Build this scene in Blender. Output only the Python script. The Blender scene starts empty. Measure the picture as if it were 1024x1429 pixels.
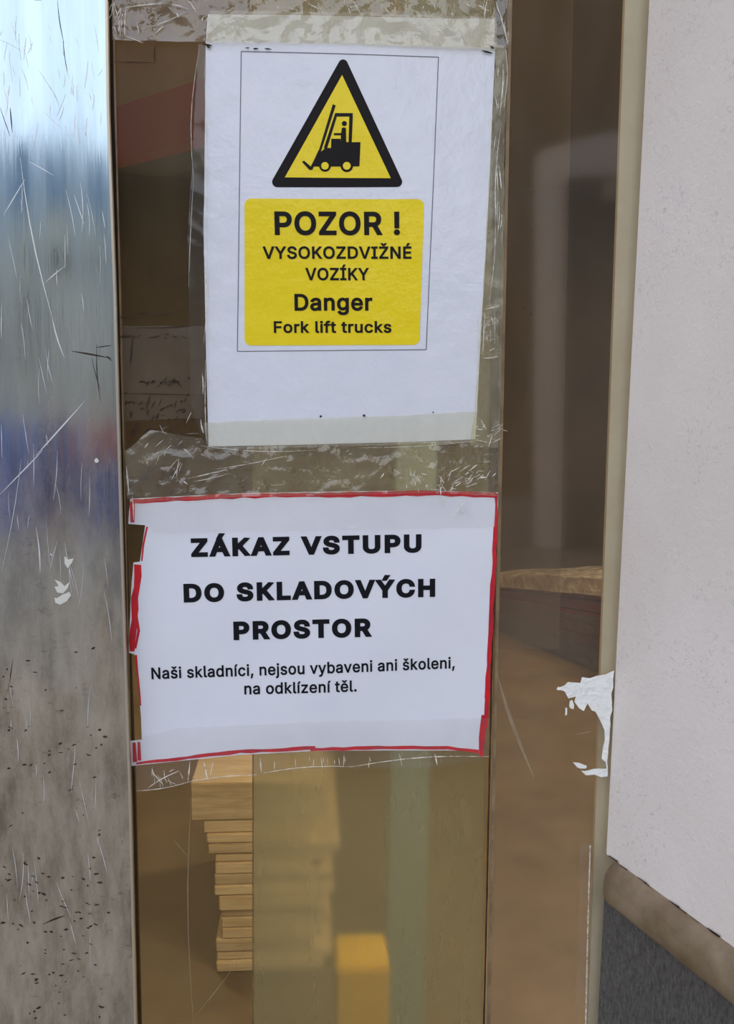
import bpy, bmesh, math, random
from mathutils import Vector, Matrix, noise
random.seed(7)
S = bpy.context.scene
COL = S.collection
# ------------------------------------------------------------------ camera
F, W, H = 1200.0, 1024.0, 1429.0
def rodr(w):
    v = Vector(w); return Matrix.Rotation(v.length, 3, v.normalized())
RC = rodr((0.119, -0.072, 0.009))                 # rows: right, down, forward in (x right, y down, z depth)
T = Vector((-0.11787, -0.34970, 0.63757))
ZTOP = 1.83                                        # height of the upper sheet's top left corner
def d2w(v): return Vector((v[0], v[2], -v[1]))
_c = -(RC.transposed() @ T)
CAM = Vector((_c[0], _c[2], ZTOP - _c[1]))
R_, D_, F_ = d2w(RC[0]), d2w(RC[1]), d2w(RC[2])
cam = bpy.data.cameras.new('camera'); camo = bpy.data.objects.new('camera', cam); COL.objects.link(camo)
cam.sensor_fit = 'VERTICAL'; cam.sensor_height = 24.0; cam.lens = 24.0 * F / H
cam.clip_start = 0.01; cam.clip_end = 300
m = Matrix((R_, -D_, -F_)).transposed().to_4x4(); m.translation = CAM
camo.matrix_world = m; S.camera = camo
def ray(px, py): return (R_ * (px - 512) + D_ * (py - 714.5) + F_ * F)
def at(px, py, Y=0.0):
    r = ray(px, py); return CAM + r * ((Y - CAM.y) / r.y)
def atz(px, py, Z=0.0):
    r = ray(px, py); return CAM + r * ((Z - CAM.z) / r.z)
# ------------------------------------------------------------------ world and exposure
S.view_settings.view_transform = 'Standard'; S.view_settings.look = 'None'
S.view_settings.gamma = 1.0; S.view_settings.use_curve_mapping = False
S.view_settings.exposure = 0.38
try: S.cycles.use_denoising = True; S.cycles.max_bounces = 14; S.cycles.transparent_max_bounces = 24
except Exception: pass
wd = bpy.data.worlds.new('sky'); S.world = wd; wd.use_nodes = True
nt = wd.node_tree; nt.nodes.clear()
def N(nt, t, **kw):
    n = nt.nodes.new(t)
    for k, v in kw.items(): setattr(n, k, v)
    return n
def ramp(nt, stops, fac=None, interp='LINEAR'):
    r = N(nt, 'ShaderNodeValToRGB'); r.color_ramp.interpolation = interp
    e = r.color_ramp.elements
    while len(e) < len(stops): e.new(0.5)
    for i, (p, c) in enumerate(stops):
        e[i].position = p; e[i].color = (*(c if hasattr(c, '__len__') else (c,) * 3), 1)[:4]
    if fac is not None: nt.links.new(fac, r.inputs[0])
    return r
tc = N(nt, 'ShaderNodeTexCoord'); sp = N(nt, 'ShaderNodeSeparateXYZ'); nt.links.new(tc.outputs['Generated'], sp.inputs[0])
grad = ramp(nt, [(0.0, (.86, .88, .96)), (0.35, (.73, .82, .98)), (1.0, (.52, .63, .95))], sp.outputs['Z'])
cl = N(nt, 'ShaderNodeTexNoise'); cl.inputs['Scale'].default_value = 2.6; cl.inputs['Detail'].default_value = 6
nt.links.new(tc.outputs['Generated'], cl.inputs['Vector'])
clr = ramp(nt, [(0.45, 0.0), (0.70, 1.0)], cl.outputs['Fac'])
mx = N(nt, 'ShaderNodeMix', data_type='RGBA'); nt.links.new(clr.outputs[0], mx.inputs[0])
nt.links.new(grad.outputs[0], mx.inputs[6]); mx.inputs[7].default_value = (.96, .97, 1.0, 1)
bg = N(nt, 'ShaderNodeBackground'); bg.inputs[1].default_value = 1.5
nt.links.new(mx.outputs[2], bg.inputs[0]); wo = N(nt, 'ShaderNodeOutputWorld'); nt.links.new(bg.outputs[0], wo.inputs[0])
def lamp(name, loc, size, power, color, rot=(0, 0, 0), sy=None):
    l = bpy.data.lights.new(name, 'AREA'); l.shape = 'RECTANGLE'; l.size = size; l.size_y = sy or size
    l.energy = power; l.color = color
    o = bpy.data.objects.new(name, l); o.location = loc; o.rotation_euler = rot; COL.objects.link(o); return o
lamp('unseen_hall_light', (.1, .75, 3.7), 1.6, 14, (1.0, .88, .72), rot=(.35, 0, 0), sy=.5)  # unseen light added so the rack beam's front shows
lamp('unseen_hall_light', (1.05, .30, 1.7), .6, 26, (1.0, .90, .76), rot=tuple(Vector((-1.2, 1.3, -1.3)).to_track_quat('-Z', 'Y').to_euler()), sy=.15)  # unseen light added to brighten the fronts of the timber stack
lamp('unseen_hall_light', (-1.6, 4.6, 3.85), 1.4, 60, (1.0, .80, .55), sy=.5)
lamp('unseen_hall_light', (3.0, 3.2, 3.85), 1.4, 100, (1.0, .84, .66), sy=.5)
# ------------------------------------------------------------------ helpers
def lin(r, g, b):
    f = lambda c: (c / 255 / 12.92) if c <= 10 else ((c / 255 + .055) / 1.055) ** 2.4
    return (f(r), f(g), f(b))
def link(name, me, mat=None, parent=None):
    o = bpy.data.objects.new(name, me); COL.objects.link(o)
    if mat:
        me.materials.clear(); me.materials.append(mat)
    if parent: o.parent = parent
    return o
def thing(name, label, cat, group=None, loc=(0, 0, 0)):
    o = bpy.data.objects.new(name, None); o.empty_display_size = .05; COL.objects.link(o); o.location = loc
    return tag(o, label, cat, group)
def tag(o, label=None, cat=None, group=None, kind=None):
    if label: o['label'] = label
    if cat: o['category'] = cat
    if group: o['group'] = group
    if kind: o['kind'] = kind
    return o
def finish(bm, name, mat, parent=None, smooth=False):
    me = bpy.data.meshes.new(name); bm.to_mesh(me); bm.free()
    if smooth:
        for p in me.polygons: p.use_smooth = True
    o = link(name, me, mat)
    if parent:
        o.parent = parent; o.matrix_parent_inverse = Matrix.Translation(-Vector(parent.location))
    return o
def wob0(x, z): return 0.0
def cut_grid(bm, step):
    xs = [v.co.x for v in bm.verts]; zs = [v.co.z for v in bm.verts]
    for lo, hi, ax in ((min(xs), max(xs), 0), (min(zs), max(zs), 2)):
        n = int((hi - lo) / step)
        for i in range(1, n + 1):
            p = [0, 0, 0]; p[ax] = lo + (hi - lo) * i / (n + 1)
            nn = [0, 0, 0]; nn[ax] = 1
            bmesh.ops.bisect_plane(bm, geom=bm.verts[:] + bm.edges[:] + bm.faces[:], plane_co=p, plane_no=nn, dist=1e-7)
def sheet_w(name, pts, Y, mat, parent=None, thick=.0002, wob=wob0, step=None, smooth=True):
    """pts: world (x,z) outline; front face at Y, body behind it"""
    bm = bmesh.new()
    vs = [bm.verts.new((p[0], Y, p[1])) for p in pts]
    f = bm.faces.new(vs); f.normal_update()
    if f.normal.y > 0: f.normal_flip()
    bmesh.ops.triangulate(bm, faces=[f], ngon_method='EAR_CLIP')
    if step: cut_grid(bm, step)
    if thick:
        fr = bm.faces[:]
        r = bmesh.ops.extrude_face_region(bm, geom=fr, use_keep_orig=True)
        for v in [g for g in r['geom'] if isinstance(g, bmesh.types.BMVert)]: v.co.y += thick
        bmesh.ops.recalc_face_normals(bm, faces=bm.faces[:])
    for v in bm.verts: v.co.y += wob(v.co.x, v.co.z)
    o = finish(bm, name, mat, parent)
    if smooth and thick == 0:
        for p in o.data.polygons: p.use_smooth = True
    return o
def sheet(name, px, Y, mat, parent=None, **kw):
    pts = [at(a, b, Y) for a, b in px]
    return sheet_w(name, [(p.x, p.z) for p in pts], Y, mat, parent, **kw)
def box(name, lo, hi, mat, parent=None, bevel=0, rot=0, loc=None):
    bm = bmesh.new(); bmesh.ops.create_cube(bm, size=1)
    for v in bm.verts:
        v.co = Vector([(lo[i] + hi[i]) / 2 + v.co[i] * (hi[i] - lo[i]) for i in range(3)])
    if bevel: bmesh.ops.bevel(bm, geom=bm.edges[:], offset=bevel, segments=2, affect='EDGES')
    if rot:
        bmesh.ops.rotate(bm, verts=bm.verts[:], cent=loc or ((lo[0]+hi[0])/2, (lo[1]+hi[1])/2, 0), matrix=Matrix.Rotation(rot, 3, 'Z'))
    return finish(bm, name, mat, parent)
def hexa(name, a, b, c, d, e, f, g, h, mat, parent=None):
    bm = bmesh.new(); v = [bm.verts.new(p) for p in (a, b, c, d, e, f, g, h)]
    for q in ((0,1,2,3), (7,6,5,4), (0,4,5,1), (1,5,6,2), (2,6,7,3), (3,7,4,0)): bm.faces.new([v[i] for i in q])
    bmesh.ops.recalc_face_normals(bm, faces=bm.faces[:])
    return finish(bm, name, mat, parent)
def stroke(px, w, jit=0.0, seed=1):
    """pixel outline of a hand-drawn stroke along px with half width w (number or list)"""
    rnd = random.Random(seed); L = []; Rr = []
    P = []
    for i in range(len(px) - 1):
        n = max(1, int(math.dist(px[i], px[i+1]) / 14))
        for k in range(n): P.append((px[i][0] + (px[i+1][0]-px[i][0])*k/n, px[i][1] + (px[i+1][1]-px[i][1])*k/n))
    P.append(px[-1])
    for i, p in enumerate(P):
        a = P[max(0, i-1)]; b = P[min(len(P)-1, i+1)]
        dx, dy = b[0]-a[0], b[1]-a[1]; l = math.hypot(dx, dy) or 1
        t = i / max(1, len(P)-1)
        ww = w if not hasattr(w, '__len__') else w[0] + (w[1]-w[0])*t
        w1 = ww * (1 + jit * rnd.uniform(-1, 1)); w2 = ww * (1 + jit * rnd.uniform(-1, 1))
        L.append((p[0] - dy/l*w1, p[1] + dx/l*w1)); Rr.append((p[0] + dy/l*w2, p[1] - dx/l*w2))
    return L + Rr[::-1]
# ------------------------------------------------------------------ materials
def mat(name):
    m = bpy.data.materials.new(name); m.use_nodes = True; nt = m.node_tree; nt.nodes.clear()
    o = N(nt, 'ShaderNodeOutputMaterial'); return m, nt, o
def noise_n(nt, scale, detail=4, rough=.55, vec=None, stretch=None, dist=0):
    tcn = N(nt, 'ShaderNodeTexCoord'); mp = N(nt, 'ShaderNodeMapping')
    nt.links.new(tcn.outputs['Object'], mp.inputs[0])
    if stretch: mp.inputs['Scale'].default_value = stretch
    n = N(nt, 'ShaderNodeTexNoise'); n.inputs['Scale'].default_value = scale; n.inputs['Detail'].default_value = detail
    n.inputs['Roughness'].default_value = rough; n.inputs['Distortion'].default_value = dist
    nt.links.new(mp.outputs[0], n.inputs['Vector']); return n
def mixc(nt, fac, a, b):
    x = N(nt, 'ShaderNodeMix', data_type='RGBA')
    if hasattr(fac, 'links') or hasattr(fac, 'is_linked'): nt.links.new(fac, x.inputs[0])
    else: x.inputs[0].default_value = fac
    for s, v in ((6, a), (7, b)):
        if hasattr(v, '__len__') and not hasattr(v, 'is_linked'): x.inputs[s].default_value = (*v[:3], 1)
        else: nt.links.new(v, x.inputs[s])
    return x.outputs[2]
def math_n(nt, op, a, b=None):
    x = N(nt, 'ShaderNodeMath', operation=op)
    for i, v in enumerate((a, b)):
        if v is None: continue
        if isinstance(v, (int, float)): x.inputs[i].default_value = v
        else: nt.links.new(v, x.inputs[i])
    return x.outputs[0]
def solid(name, c, rough=.6, c2=None, nscale=30, bump=0, bscale=200, metal=0, spec=.5, stretch=None, coat=0, bdist=.0005, thr=(.35, .65)):
    m, nt, o = mat(name); p = N(nt, 'ShaderNodeBsdfPrincipled')
    p.inputs['Roughness'].default_value = rough; p.inputs['Metallic'].default_value = metal
    p.inputs['Specular IOR Level'].default_value = spec
    p.inputs['Coat Weight'].default_value = coat; p.inputs['Coat Roughness'].default_value = .12
    if c2:
        n = noise_n(nt, nscale, 6, .65, stretch=stretch); r = ramp(nt, [(thr[0], 0.0), (thr[1], 1.0)], n.outputs['Fac'])
        nt.links.new(mixc(nt, r.outputs[0], c, c2), p.inputs['Base Color'])
    else: p.inputs['Base Color'].default_value = (*c, 1)
    if bump:
        n = noise_n(nt, bscale, 4, .6); b = N(nt, 'ShaderNodeBump'); b.inputs['Strength'].default_value = bump
        b.inputs['Distance'].default_value = bdist
        nt.links.new(n.outputs['Fac'], b.inputs['Height']); nt.links.new(b.outputs[0], p.inputs['Normal'])
        if coat: nt.links.new(b.outputs[0], p.inputs['Coat Normal'])
    nt.links.new(p.outputs[0], o.inputs[0]); return m
def film(name, tint, haze_col=(.6, .58, .5), haze=(0.0, .1), hscale=20, hstretch=None, rough=.06, ior=1.5, blur=0, bump=0, bscale=60, bdist=.001, hthr=(.35, .7)):
    """clear plastic: tinted see-through, surface gloss, and a dusty scattering haze"""
    m, nt, o = mat(name)
    tr = N(nt, 'ShaderNodeBsdfTransparent'); tr.inputs[0].default_value = (*tint, 1)
    thru = tr.outputs[0]
    if blur:
        rf = N(nt, 'ShaderNodeBsdfRefraction'); rf.inputs['Color'].default_value = (*tint, 1)
        rf.inputs['Roughness'].default_value = blur; rf.inputs['IOR'].default_value = 1.12
        thru = rf.outputs[0]
    df = N(nt, 'ShaderNodeBsdfDiffuse'); df.inputs[0].default_value = (*haze_col, 1)
    n = noise_n(nt, hscale, 5, .6, stretch=hstretch)
    r = ramp(nt, [(hthr[0], haze[0]), (hthr[1], haze[1])], n.outputs['Fac'])
    m1 = N(nt, 'ShaderNodeMixShader'); nt.links.new(r.outputs[0], m1.inputs[0])
    nt.links.new(thru, m1.inputs[1]); nt.links.new(df.outputs[0], m1.inputs[2])
    gl = N(nt, 'ShaderNodeBsdfGlossy'); gl.inputs['Roughness'].default_value = rough; gl.inputs[0].default_value = (1, 1, 1, 1)
    fr = N(nt, 'ShaderNodeFresnel'); geo = N(nt, 'ShaderNodeNewGeometry')
    io = math_n(nt, 'ADD', ior, math_n(nt, 'MULTIPLY', geo.outputs['Backfacing'], 1/ior - ior)); nt.links.new(io, fr.inputs['IOR'])
    if bump:
        bn = noise_n(nt, bscale, 4, .6, dist=.6); b = N(nt, 'ShaderNodeBump'); b.inputs['Strength'].default_value = bump; b.inputs['Distance'].default_value = bdist
        nt.links.new(bn.outputs['Fac'], b.inputs['Height'])
        for q in (gl, fr, df): nt.links.new(b.outputs[0], q.inputs['Normal'])
    m2 = N(nt, 'ShaderNodeMixShader'); nt.links.new(fr.outputs[0], m2.inputs[0])
    nt.links.new(m1.outputs[0], m2.inputs[1]); nt.links.new(gl.outputs[0], m2.inputs[2])
    nt.links.new(m2.outputs[0], o.inputs[0]); return m

def metal_panel_mat():
    m, nt, o = mat('scuffed_sheet_metal')
    p = N(nt, 'ShaderNodeBsdfPrincipled'); p.inputs['Metallic'].default_value = 1.0
    p.inputs['Anisotropic'].default_value = .0
    base = noise_n(nt, 6, 5, .6, stretch=(6, 1, .35)); br = ramp(nt, [(.3, (.40, .50, .54)), (.7, (.56, .65, .68))], base.outputs['Fac'])
    nt.links.new(br.outputs[0], p.inputs['Base Color'])
    rn = noise_n(nt, 9, 6, .6, stretch=(8, 1, .5)); rr = ramp(nt, [(.3, .05), (.7, .15)], rn.outputs['Fac'])
    nt.links.new(rr.outputs[0], p.inputs['Roughness'])
    bn = noise_n(nt, 30, 4, .6, stretch=(10, 1, .4)); b = N(nt, 'ShaderNodeBump'); b.inputs['Strength'].default_value = .15; b.inputs['Distance'].default_value = .0005
    w = noise_n(nt, 9, 2, .5, stretch=(1, 1, .6)); b2 = N(nt, 'ShaderNodeBump'); b2.inputs['Strength'].default_value = .10; b2.inputs['Distance'].default_value = .002
    nt.links.new(bn.outputs['Fac'], b.inputs['Height']); nt.links.new(w.outputs['Fac'], b2.inputs['Height'])
    nt.links.new(b2.outputs[0], b.inputs['Normal']); nt.links.new(b.outputs[0], p.inputs['Normal'])
    # grime: thickens downward where hands, boxes and splashes reach
    d = N(nt, 'ShaderNodeBsdfPrincipled'); d.inputs['Roughness'].default_value = .55
    dn = noise_n(nt, 22, 8, .72, stretch=(1.6, 1, .5)); dr = ramp(nt, [(.36, lin(112, 94, 70)), (.54, lin(158, 142, 118)), (.72, lin(182, 168, 146))], dn.outputs['Fac'])
    sn = noise_n(nt, 120, 6, .7, stretch=(.8, 1, 1.4)); sr = ramp(nt, [(.60, 0.0), (.67, 1.0)], sn.outputs['Fac'])
    big = noise_n(nt, 9, 5, .6); bigr = ramp(nt, [(.42, 0.0), (.62, 1.0)], big.outputs['Fac'])
    sf = math_n(nt, 'MULTIPLY', sr.outputs[0], math_n(nt, 'MULTIPLY', bigr.outputs[0], .8))
    nt.links.new(mixc(nt, sf, dr.outputs[0], lin(88, 70, 54)), d.inputs['Base Color'])
    tcn = N(nt, 'ShaderNodeTexCoord'); s = N(nt, 'ShaderNodeSeparateXYZ'); nt.links.new(tcn.outputs['Object'], s.inputs[0])
    mr = N(nt, 'ShaderNodeMapRange'); mr.inputs[1].default_value = 1.66; mr.inputs[2].default_value = 1.30
    mr.inputs[3].default_value = .02; mr.inputs[4].default_value = .93; nt.links.new(s.outputs['Z'], mr.inputs[0])
    gn = noise_n(nt, 14, 6, .65, stretch=(2.5, 1, .5))
    g = math_n(nt, 'ADD', mr.outputs[0], math_n(nt, 'MULTIPLY', math_n(nt, 'SUBTRACT', gn.outputs['Fac'], .5), .7)); g = N_clamp(nt, g)
    mxs = N(nt, 'ShaderNodeMixShader'); nt.links.new(g, mxs.inputs[0]); nt.links.new(p.outputs[0], mxs.inputs[1]); nt.links.new(d.outputs[0], mxs.inputs[2])
    nt.links.new(mxs.outputs[0], o.inputs[0]); return m
def N_clamp(nt, v):
    c = N(nt, 'ShaderNodeClamp'); nt.links.new(v, c.inputs[0]); c.inputs[1].default_value = 0; c.inputs[2].default_value = .86; return c.outputs[0]

M = {}
M['panel'] = metal_panel_mat()
M['panel_edge'] = solid('bare_metal_edge', (.60, .52, .40), .3, metal=.6)
M['paper'] = solid('white_paper', (.82, .825, .86), .5, (.79, .80, .84), 25, bump=.6, bscale=45, bdist=.002, coat=.6)
M['paper2'] = solid('white_copy_paper', (.86, .865, .90), .5, (.83, .84, .885), 18, bump=.10, bscale=14, bdist=.002, coat=.15)
M['yellow'] = solid('printed_yellow', (.95, .72, .004), .45, bump=.6, bscale=45, bdist=.002, coat=.3, spec=.3)
M['ink'] = solid('printed_black', (.010, .007, .007), .55, spec=.2, bump=.12, bscale=18, bdist=.002)
M['ink2'] = solid('printed_black_matt', (.006, .006, .009), .6, spec=.2)
M['line'] = solid('printed_grey_line', (.14, .14, .16), .5)
M['red'] = solid('red_marker_ink', lin(224, 22, 32), .45, lin(176, 28, 50), 60, thr=(.35, .7))
M['dirt'] = solid('black_grime', (.02, .015, .01), .8)
M['grime'] = solid('brown_grime', lin(70, 50, 28), .8, lin(40, 26, 14), 90)
M['strip'] = film('yellowed_clear_vinyl', (.91, .87, .76), (.40, .31, .17), (.04, .09), 12, (2, 1, .5), rough=.08, ior=1.18)
M['strip_side'] = film('dusty_clear_vinyl', (.91, .87, .79), (.46, .37, .27), (.05, .10), 9, (2, 1, .6), rough=.05, ior=1.45)
M['strip_rear'] = film('milky_vinyl', (.88, .88, .82), (.66, .64, .50), (.28, .38), 8, (2, 1, .4), rough=.2, ior=1.3, blur=.16)
M['edge'] = solid('cut_vinyl_edge', lin(165, 140, 105), .35, lin(125, 104, 76), 40)
M['tape'] = film('crumpled_clear_tape', (.95, .93, .88), (.60, .51, .30), (.06, .24), 22, rough=.08, ior=1.8, bump=.55, bscale=45, bdist=.004)
M['tape_flat'] = film('flat_clear_tape', (.985, .98, .97), (.8, .8, .82), (.0, .05), 25, rough=.12, bump=.3, bscale=30, bdist=.002)
M['tape_old'] = film('grimy_old_tape', (.92, .88, .78), (.36, .28, .17), (.04, .14), 18, rough=.3, bump=.4, bscale=50)
M['haze_line'] = film('rubbed_vinyl', (.95, .93, .9), (.70, .60, .42), (.08, .22), 60)
M['tape_cream'] = film('cream_aged_tape', (.97, .96, .88), (.84, .82, .70), (.14, .30), 7, rough=.15, bump=.2, bscale=30, bdist=.002)
M['tape_clear'] = film('thin_clear_tape', (.98, .98, .97), (.5, .48, .42), (0, .03), 25, rough=.12)
M['tape_yellow'] = film('yellowed_tape', (.96, .945, .84), (.76, .70, .48), (.12, .40), 14, rough=.15, bump=.5, bscale=30, bdist=.003)
M['crease'] = film('whitish_fold_glint', (.95, .94, .90), (.92, .90, .82), (.15, .95), 160, rough=.1)  # whitish colour stands for the glints on tape folds
M['scratch'] = solid('bright_scratch', (.82, .82, .80), .35, metal=.3)
M['scratch_dark'] = solid('dark_scratch', (.16, .14, .13), .6)
M['residue'] = solid('torn_paper_residue', (.97, .95, .88), .7, (.86, .86, .80), 90, bump=.5, bscale=150, bdist=.002)
M['chip'] = solid('pale_adhesive_chip', (.76, .74, .64), .6)
M['jamb'] = solid('cream_painted_frame', lin(210, 197, 166), .5, lin(200, 185, 153), 20, bump=.1, bscale=60)
M['moulding'] = solid('worn_brown_rail', lin(138, 120, 97), .45, lin(104, 86, 62), 25, bump=.3, bscale=80)
M['specks'] = solid('speck_white', (.9, .9, .9), .5)

def wall_mat():
    m, nt, o = mat('stippled_white_paint'); p = N(nt, 'ShaderNodeBsdfPrincipled'); p.inputs['Roughness'].default_value = .5
    a = noise_n(nt, 5, 4, .6); ar = ramp(nt, [(.35, lin(217, 206, 196)), (.65, lin(226, 216, 208))], a.outputs['Fac'])
    s = noise_n(nt, 260, 3, .5, dist=1.2); sr = ramp(nt, [(.60, 0.0), (.67, .35)], s.outputs['Fac'])
    q = noise_n(nt, 14, 3, .5); qr = ramp(nt, [(.45, 0.0), (.6, 1.0)], q.outputs['Fac'])
    fm = math_n(nt, 'MULTIPLY', sr.outputs[0], qr.outputs[0])
    nt.links.new(mixc(nt, fm, ar.outputs[0], lin(150, 145, 143)), p.inputs['Base Color'])
    b = N(nt, 'ShaderNodeBump'); b.inputs['Strength'].default_value = .45; b.inputs['Distance'].default_value = .0014
    bn = noise_n(nt, 210, 4, .6, dist=.6); nt.links.new(bn.outputs['Fac'], b.inputs['Height']); nt.links.new(b.outputs[0], p.inputs['Normal'])
    nt.links.new(p.outputs[0], o.inputs[0]); return m
M['wall'] = wall_mat()
M['plinth'] = solid('dark_grey_carpet_cladding', lin(108, 103, 97), .9, lin(58, 55, 53), 420, bump=1, bscale=420, bdist=.003, stretch=(1, 1, .35), thr=(.3, .7))
M['concrete'] = solid('hall_floor', lin(122, 104, 78), .5, lin(102, 86, 64), 3, bump=.1)
M['hall'] = solid('hall_wall', lin(95, 80, 60), .8, lin(75, 62, 46), 1.2)
M['ceil'] = solid('hall_ceiling', lin(120, 105, 85), .8)
M['wood'] = solid('pale_sawn_timber', lin(236, 216, 176), .7, lin(212, 184, 140), 12, stretch=(.5, 3, 6), bump=.3)
M['wood2'] = solid('greyer_sawn_timber', lin(220, 200, 164), .7, lin(188, 164, 126), 12, stretch=(.5, 3, 6), bump=.3)
M['orange'] = solid('orange_red_rack_paint', lin(135, 48, 24), .45)
M['blue'] = solid('grey_blue_rack_paint', lin(120, 140, 150), .45)
M['guard'] = solid('yellow_guard_paint', lin(225, 180, 30), .45)
M['card'] = solid('brown_cardboard', lin(140, 108, 66), .8, lin(124, 94, 54), 9)
M['darkcard'] = solid('dark_crate', lin(70, 66, 55), .8)
M['maroon'] = solid('maroon_profile', lin(130, 48, 38), .4, lin(90, 35, 30), 12)
M['wrap'] = film('wrinkled_pallet_wrap', (.90, .86, .80), (.88, .78, .58), (.30, .75), 9, rough=.15, bump=1, bscale=9, bdist=.05)
M['wrapdark'] = film('dusty_pallet_wrap', (.70, .68, .68), (.25, .21, .2), (.2, .5), 6, rough=.2, bump=1, bscale=8, bdist=.05)
M['asphalt'] = solid('yard_ground', lin(140, 134, 126), .9, lin(118, 112, 104), 2)
M['facade'] = solid('front_wall', lin(160, 155, 148), .8)
M['pale'] = solid('pale_hall_cladding', lin(235, 225, 220), .7)
M['beige'] = solid('beige_render', lin(190, 180, 160), .8, lin(160, 152, 138), .7)
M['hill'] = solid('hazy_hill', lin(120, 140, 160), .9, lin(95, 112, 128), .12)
M['container'] = solid('blue_container_paint', lin(40, 95, 170), .5)
M['rust'] = solid('red_container_paint', lin(200, 60, 55), .5)
M['glass_dark'] = solid('dark_window', (.03, .035, .04), .15)

# ------------------------------------------------------------------ setting
def struct(o): o['kind'] = 'structure'; return o
struct(box('floor', (-4, .0, -.1), (4, 9, 0), M['concrete']))
struct(box('yard', (-30, -40, -.12), (30, 0, -.02), M['asphalt']))
struct(box('wall_back', (-4, 9, 0), (4, 9.2, 4), M['hall']))
struct(box('wall_left', (-4.2, .1, 0), (-4, 9.2, 4), M['hall']))
struct(box('wall_inner', (4, .1, 0), (4.2, 9.2, 4), M['hall']))
struct(box('ceiling', (-4.2, .1, 4), (4.2, 9.2, 4.2), M['ceil']))
struct(box('wall_front', (-4.2, .06, 2.6), (4.2, .2, 4.2), M['facade']))
XL = at(60, 700).x
struct(box('wall_front', (-4.2, .06, 0), (XL, .2, 2.6), M['facade']))
def line_x(px0, py0, px1, py1, z, Y=0.0):
    a, b = at(px0, py0, Y), at(px1, py1, Y)
    return a.x + (b.x - a.x) * (z - a.z) / (b.z - a.z)
# cream door frame upright
ja = lambda z: line_x(871, 0, 819, 1429, z, .012); jb = lambda z: line_x(905, 0, 833, 1429, z, .012)
o = sheet_w('trim_1', [(ja(0), 0), (jb(0) + .02, 0), (jb(2.6) + .02, 2.6), (ja(2.6), 2.6)],   .012, M['jamb'], thick=.003, smooth=False)
struct(o)
o = sheet_w('trim_2', [(ja(0) + .012, 0), (jb(0) + .8, 0), (jb(2.6) + .8, 2.6), (ja(2.6) + .012, 2.6)], .025, M['hall'], thick=.02, smooth=False)
struct(o); o.name = 'wall_front_side'
# right-hand wall coming towards the camera at a slant
P0 = at(846, 1192, 0.0); zr = P0.z
P1 = atz(1024, 1322, zr); dv = (P1 - P0); dv.z = 0; dv.normalize()
nrm = Vector((dv.y, -dv.x, 0));
if nrm.x > 0: nrm = -nrm
LEN = .95
def wallbox(name, z0, z1, zx0, zx1, off, mat, y0=0.0):
    """wall slab: its far edge follows the frame line from zx0 to zx1"""
    def c(z, s, depth): 
        b = Vector((jbx(z), 0, z)) + dv * (s + y0); return b - nrm * depth + nrm * off
    return hexa(name, c(z0, 0, 0), c(z0, LEN, 0), c(z1, LEN, 0), c(z1, 0, 0), c(z0, 0, .1), c(z0, LEN, .1), c(z1, LEN, .1), c(z1, 0, .1), mat)
def jbx(z): return line_x(906, 0, 834, 1429, z, 0.0)
RT = .022
struct(wallbox('wall_right', zr, 2.9, 0, 0, 0, M['wall']))
struct(wallbox('wall_right_lower', -.02, zr - .03, 0, 0, .0, M['plinth']))
bm = bmesh.new()     # rounded rail
prof = []
for i in range(13):
    a = math.pi / 2 - math.pi * i / 12
    prof.append((math.cos(a) * .013, -.0195 + math.sin(a) * .0195))
prof += [(-.02, -.039), (-.02, 0)]
rings = []
ns = 60
for k in range(ns + 1):
    s = .013 + (LEN - .013) * k / ns; ring = []
    for j, (u, w) in enumerate(prof):
        base = Vector((jbx(zr + w), 0, zr + w)) + dv * s
        jig = .0008 * noise.noise(Vector((s * 30, j * .6, 3))) if u > 0 else 0
        ring.append(bm.verts.new(base + nrm * (u + jig)))
    rings.append(ring)
for k in range(ns):
    for j in range(len(prof)):
        j2 = (j + 1) % len(prof); bm.faces.new((rings[k][j], rings[k][j2], rings[k+1][j2], rings[k+1][j]))
bm.faces.new(rings[0]); bm.faces.new(rings[-1][::-1]); bmesh.ops.recalc_face_normals(bm, faces=bm.faces[:])
rail = finish(bm, 'trim_3', M['moulding'], smooth=True); struct(rail)
# broken dark line along the rail's upper edge
bm = bmesh.new(); rnd = random.Random(3)
for k in range(90):
    s = rnd.uniform(0.0, LEN); l = rnd.uniform(.004, .012); h = rnd.uniform(.0006, .0018)
    c0 = Vector((jbx(zr), 0, zr + rnd.uniform(-.0006, .0006))) + nrm * .0012
    a = c0 + dv * s; b = c0 + dv * (s + l)
    vs = [bm.verts.new(a), bm.verts.new(b), bm.verts.new(b + Vector((0, 0, h))), bm.verts.new(a + Vector((0, 0, h * .6)))]
    bm.faces.new(vs)
o = finish(bm, 'rail_dark_line', M['grime'], rail); o['kind'] = 'stuff'

# ------------------------------------------------------------------ scuffed sheet-metal cladding on the left
PY = -.014
def px_edge(py):
    pts = [(0, 150), (150, 152), (400, 161), (800, 172), (1100, 182), (1429, 190), (1520, 192.5)]
    for (a, x0), (b, x1) in zip(pts, pts[1:]):
        if a <= py <= b: return x0 + (x1 - x0) * (py - a) / (b - a)
edge = [at(px_edge(y), y, PY) for y in range(0, 1520, 20)]
edge_w = [(p.x, p.z) for p in edge]
z_top, z_bot = 2.6, 0.0
tx = edge_w[0][0] + (edge_w[0][0] - edge_w[3][0]) / (edge_w[0][1] - edge_w[3][1]) * (z_top - edge_w[0][1]) * .3
bx = edge_w[-1][0] + .02
outl = [(-1.3, z_top), (tx, z_top)] + edge_w + [(bx, z_bot), (-1.3, z_bot)]
cladding = thing('metal_cladding_panel', 'large scuffed scratched sheet metal panel at the left, mirroring the sky', 'panel', loc=(-.6, 0, 0))
def panel_wob(x, z): return .0
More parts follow.
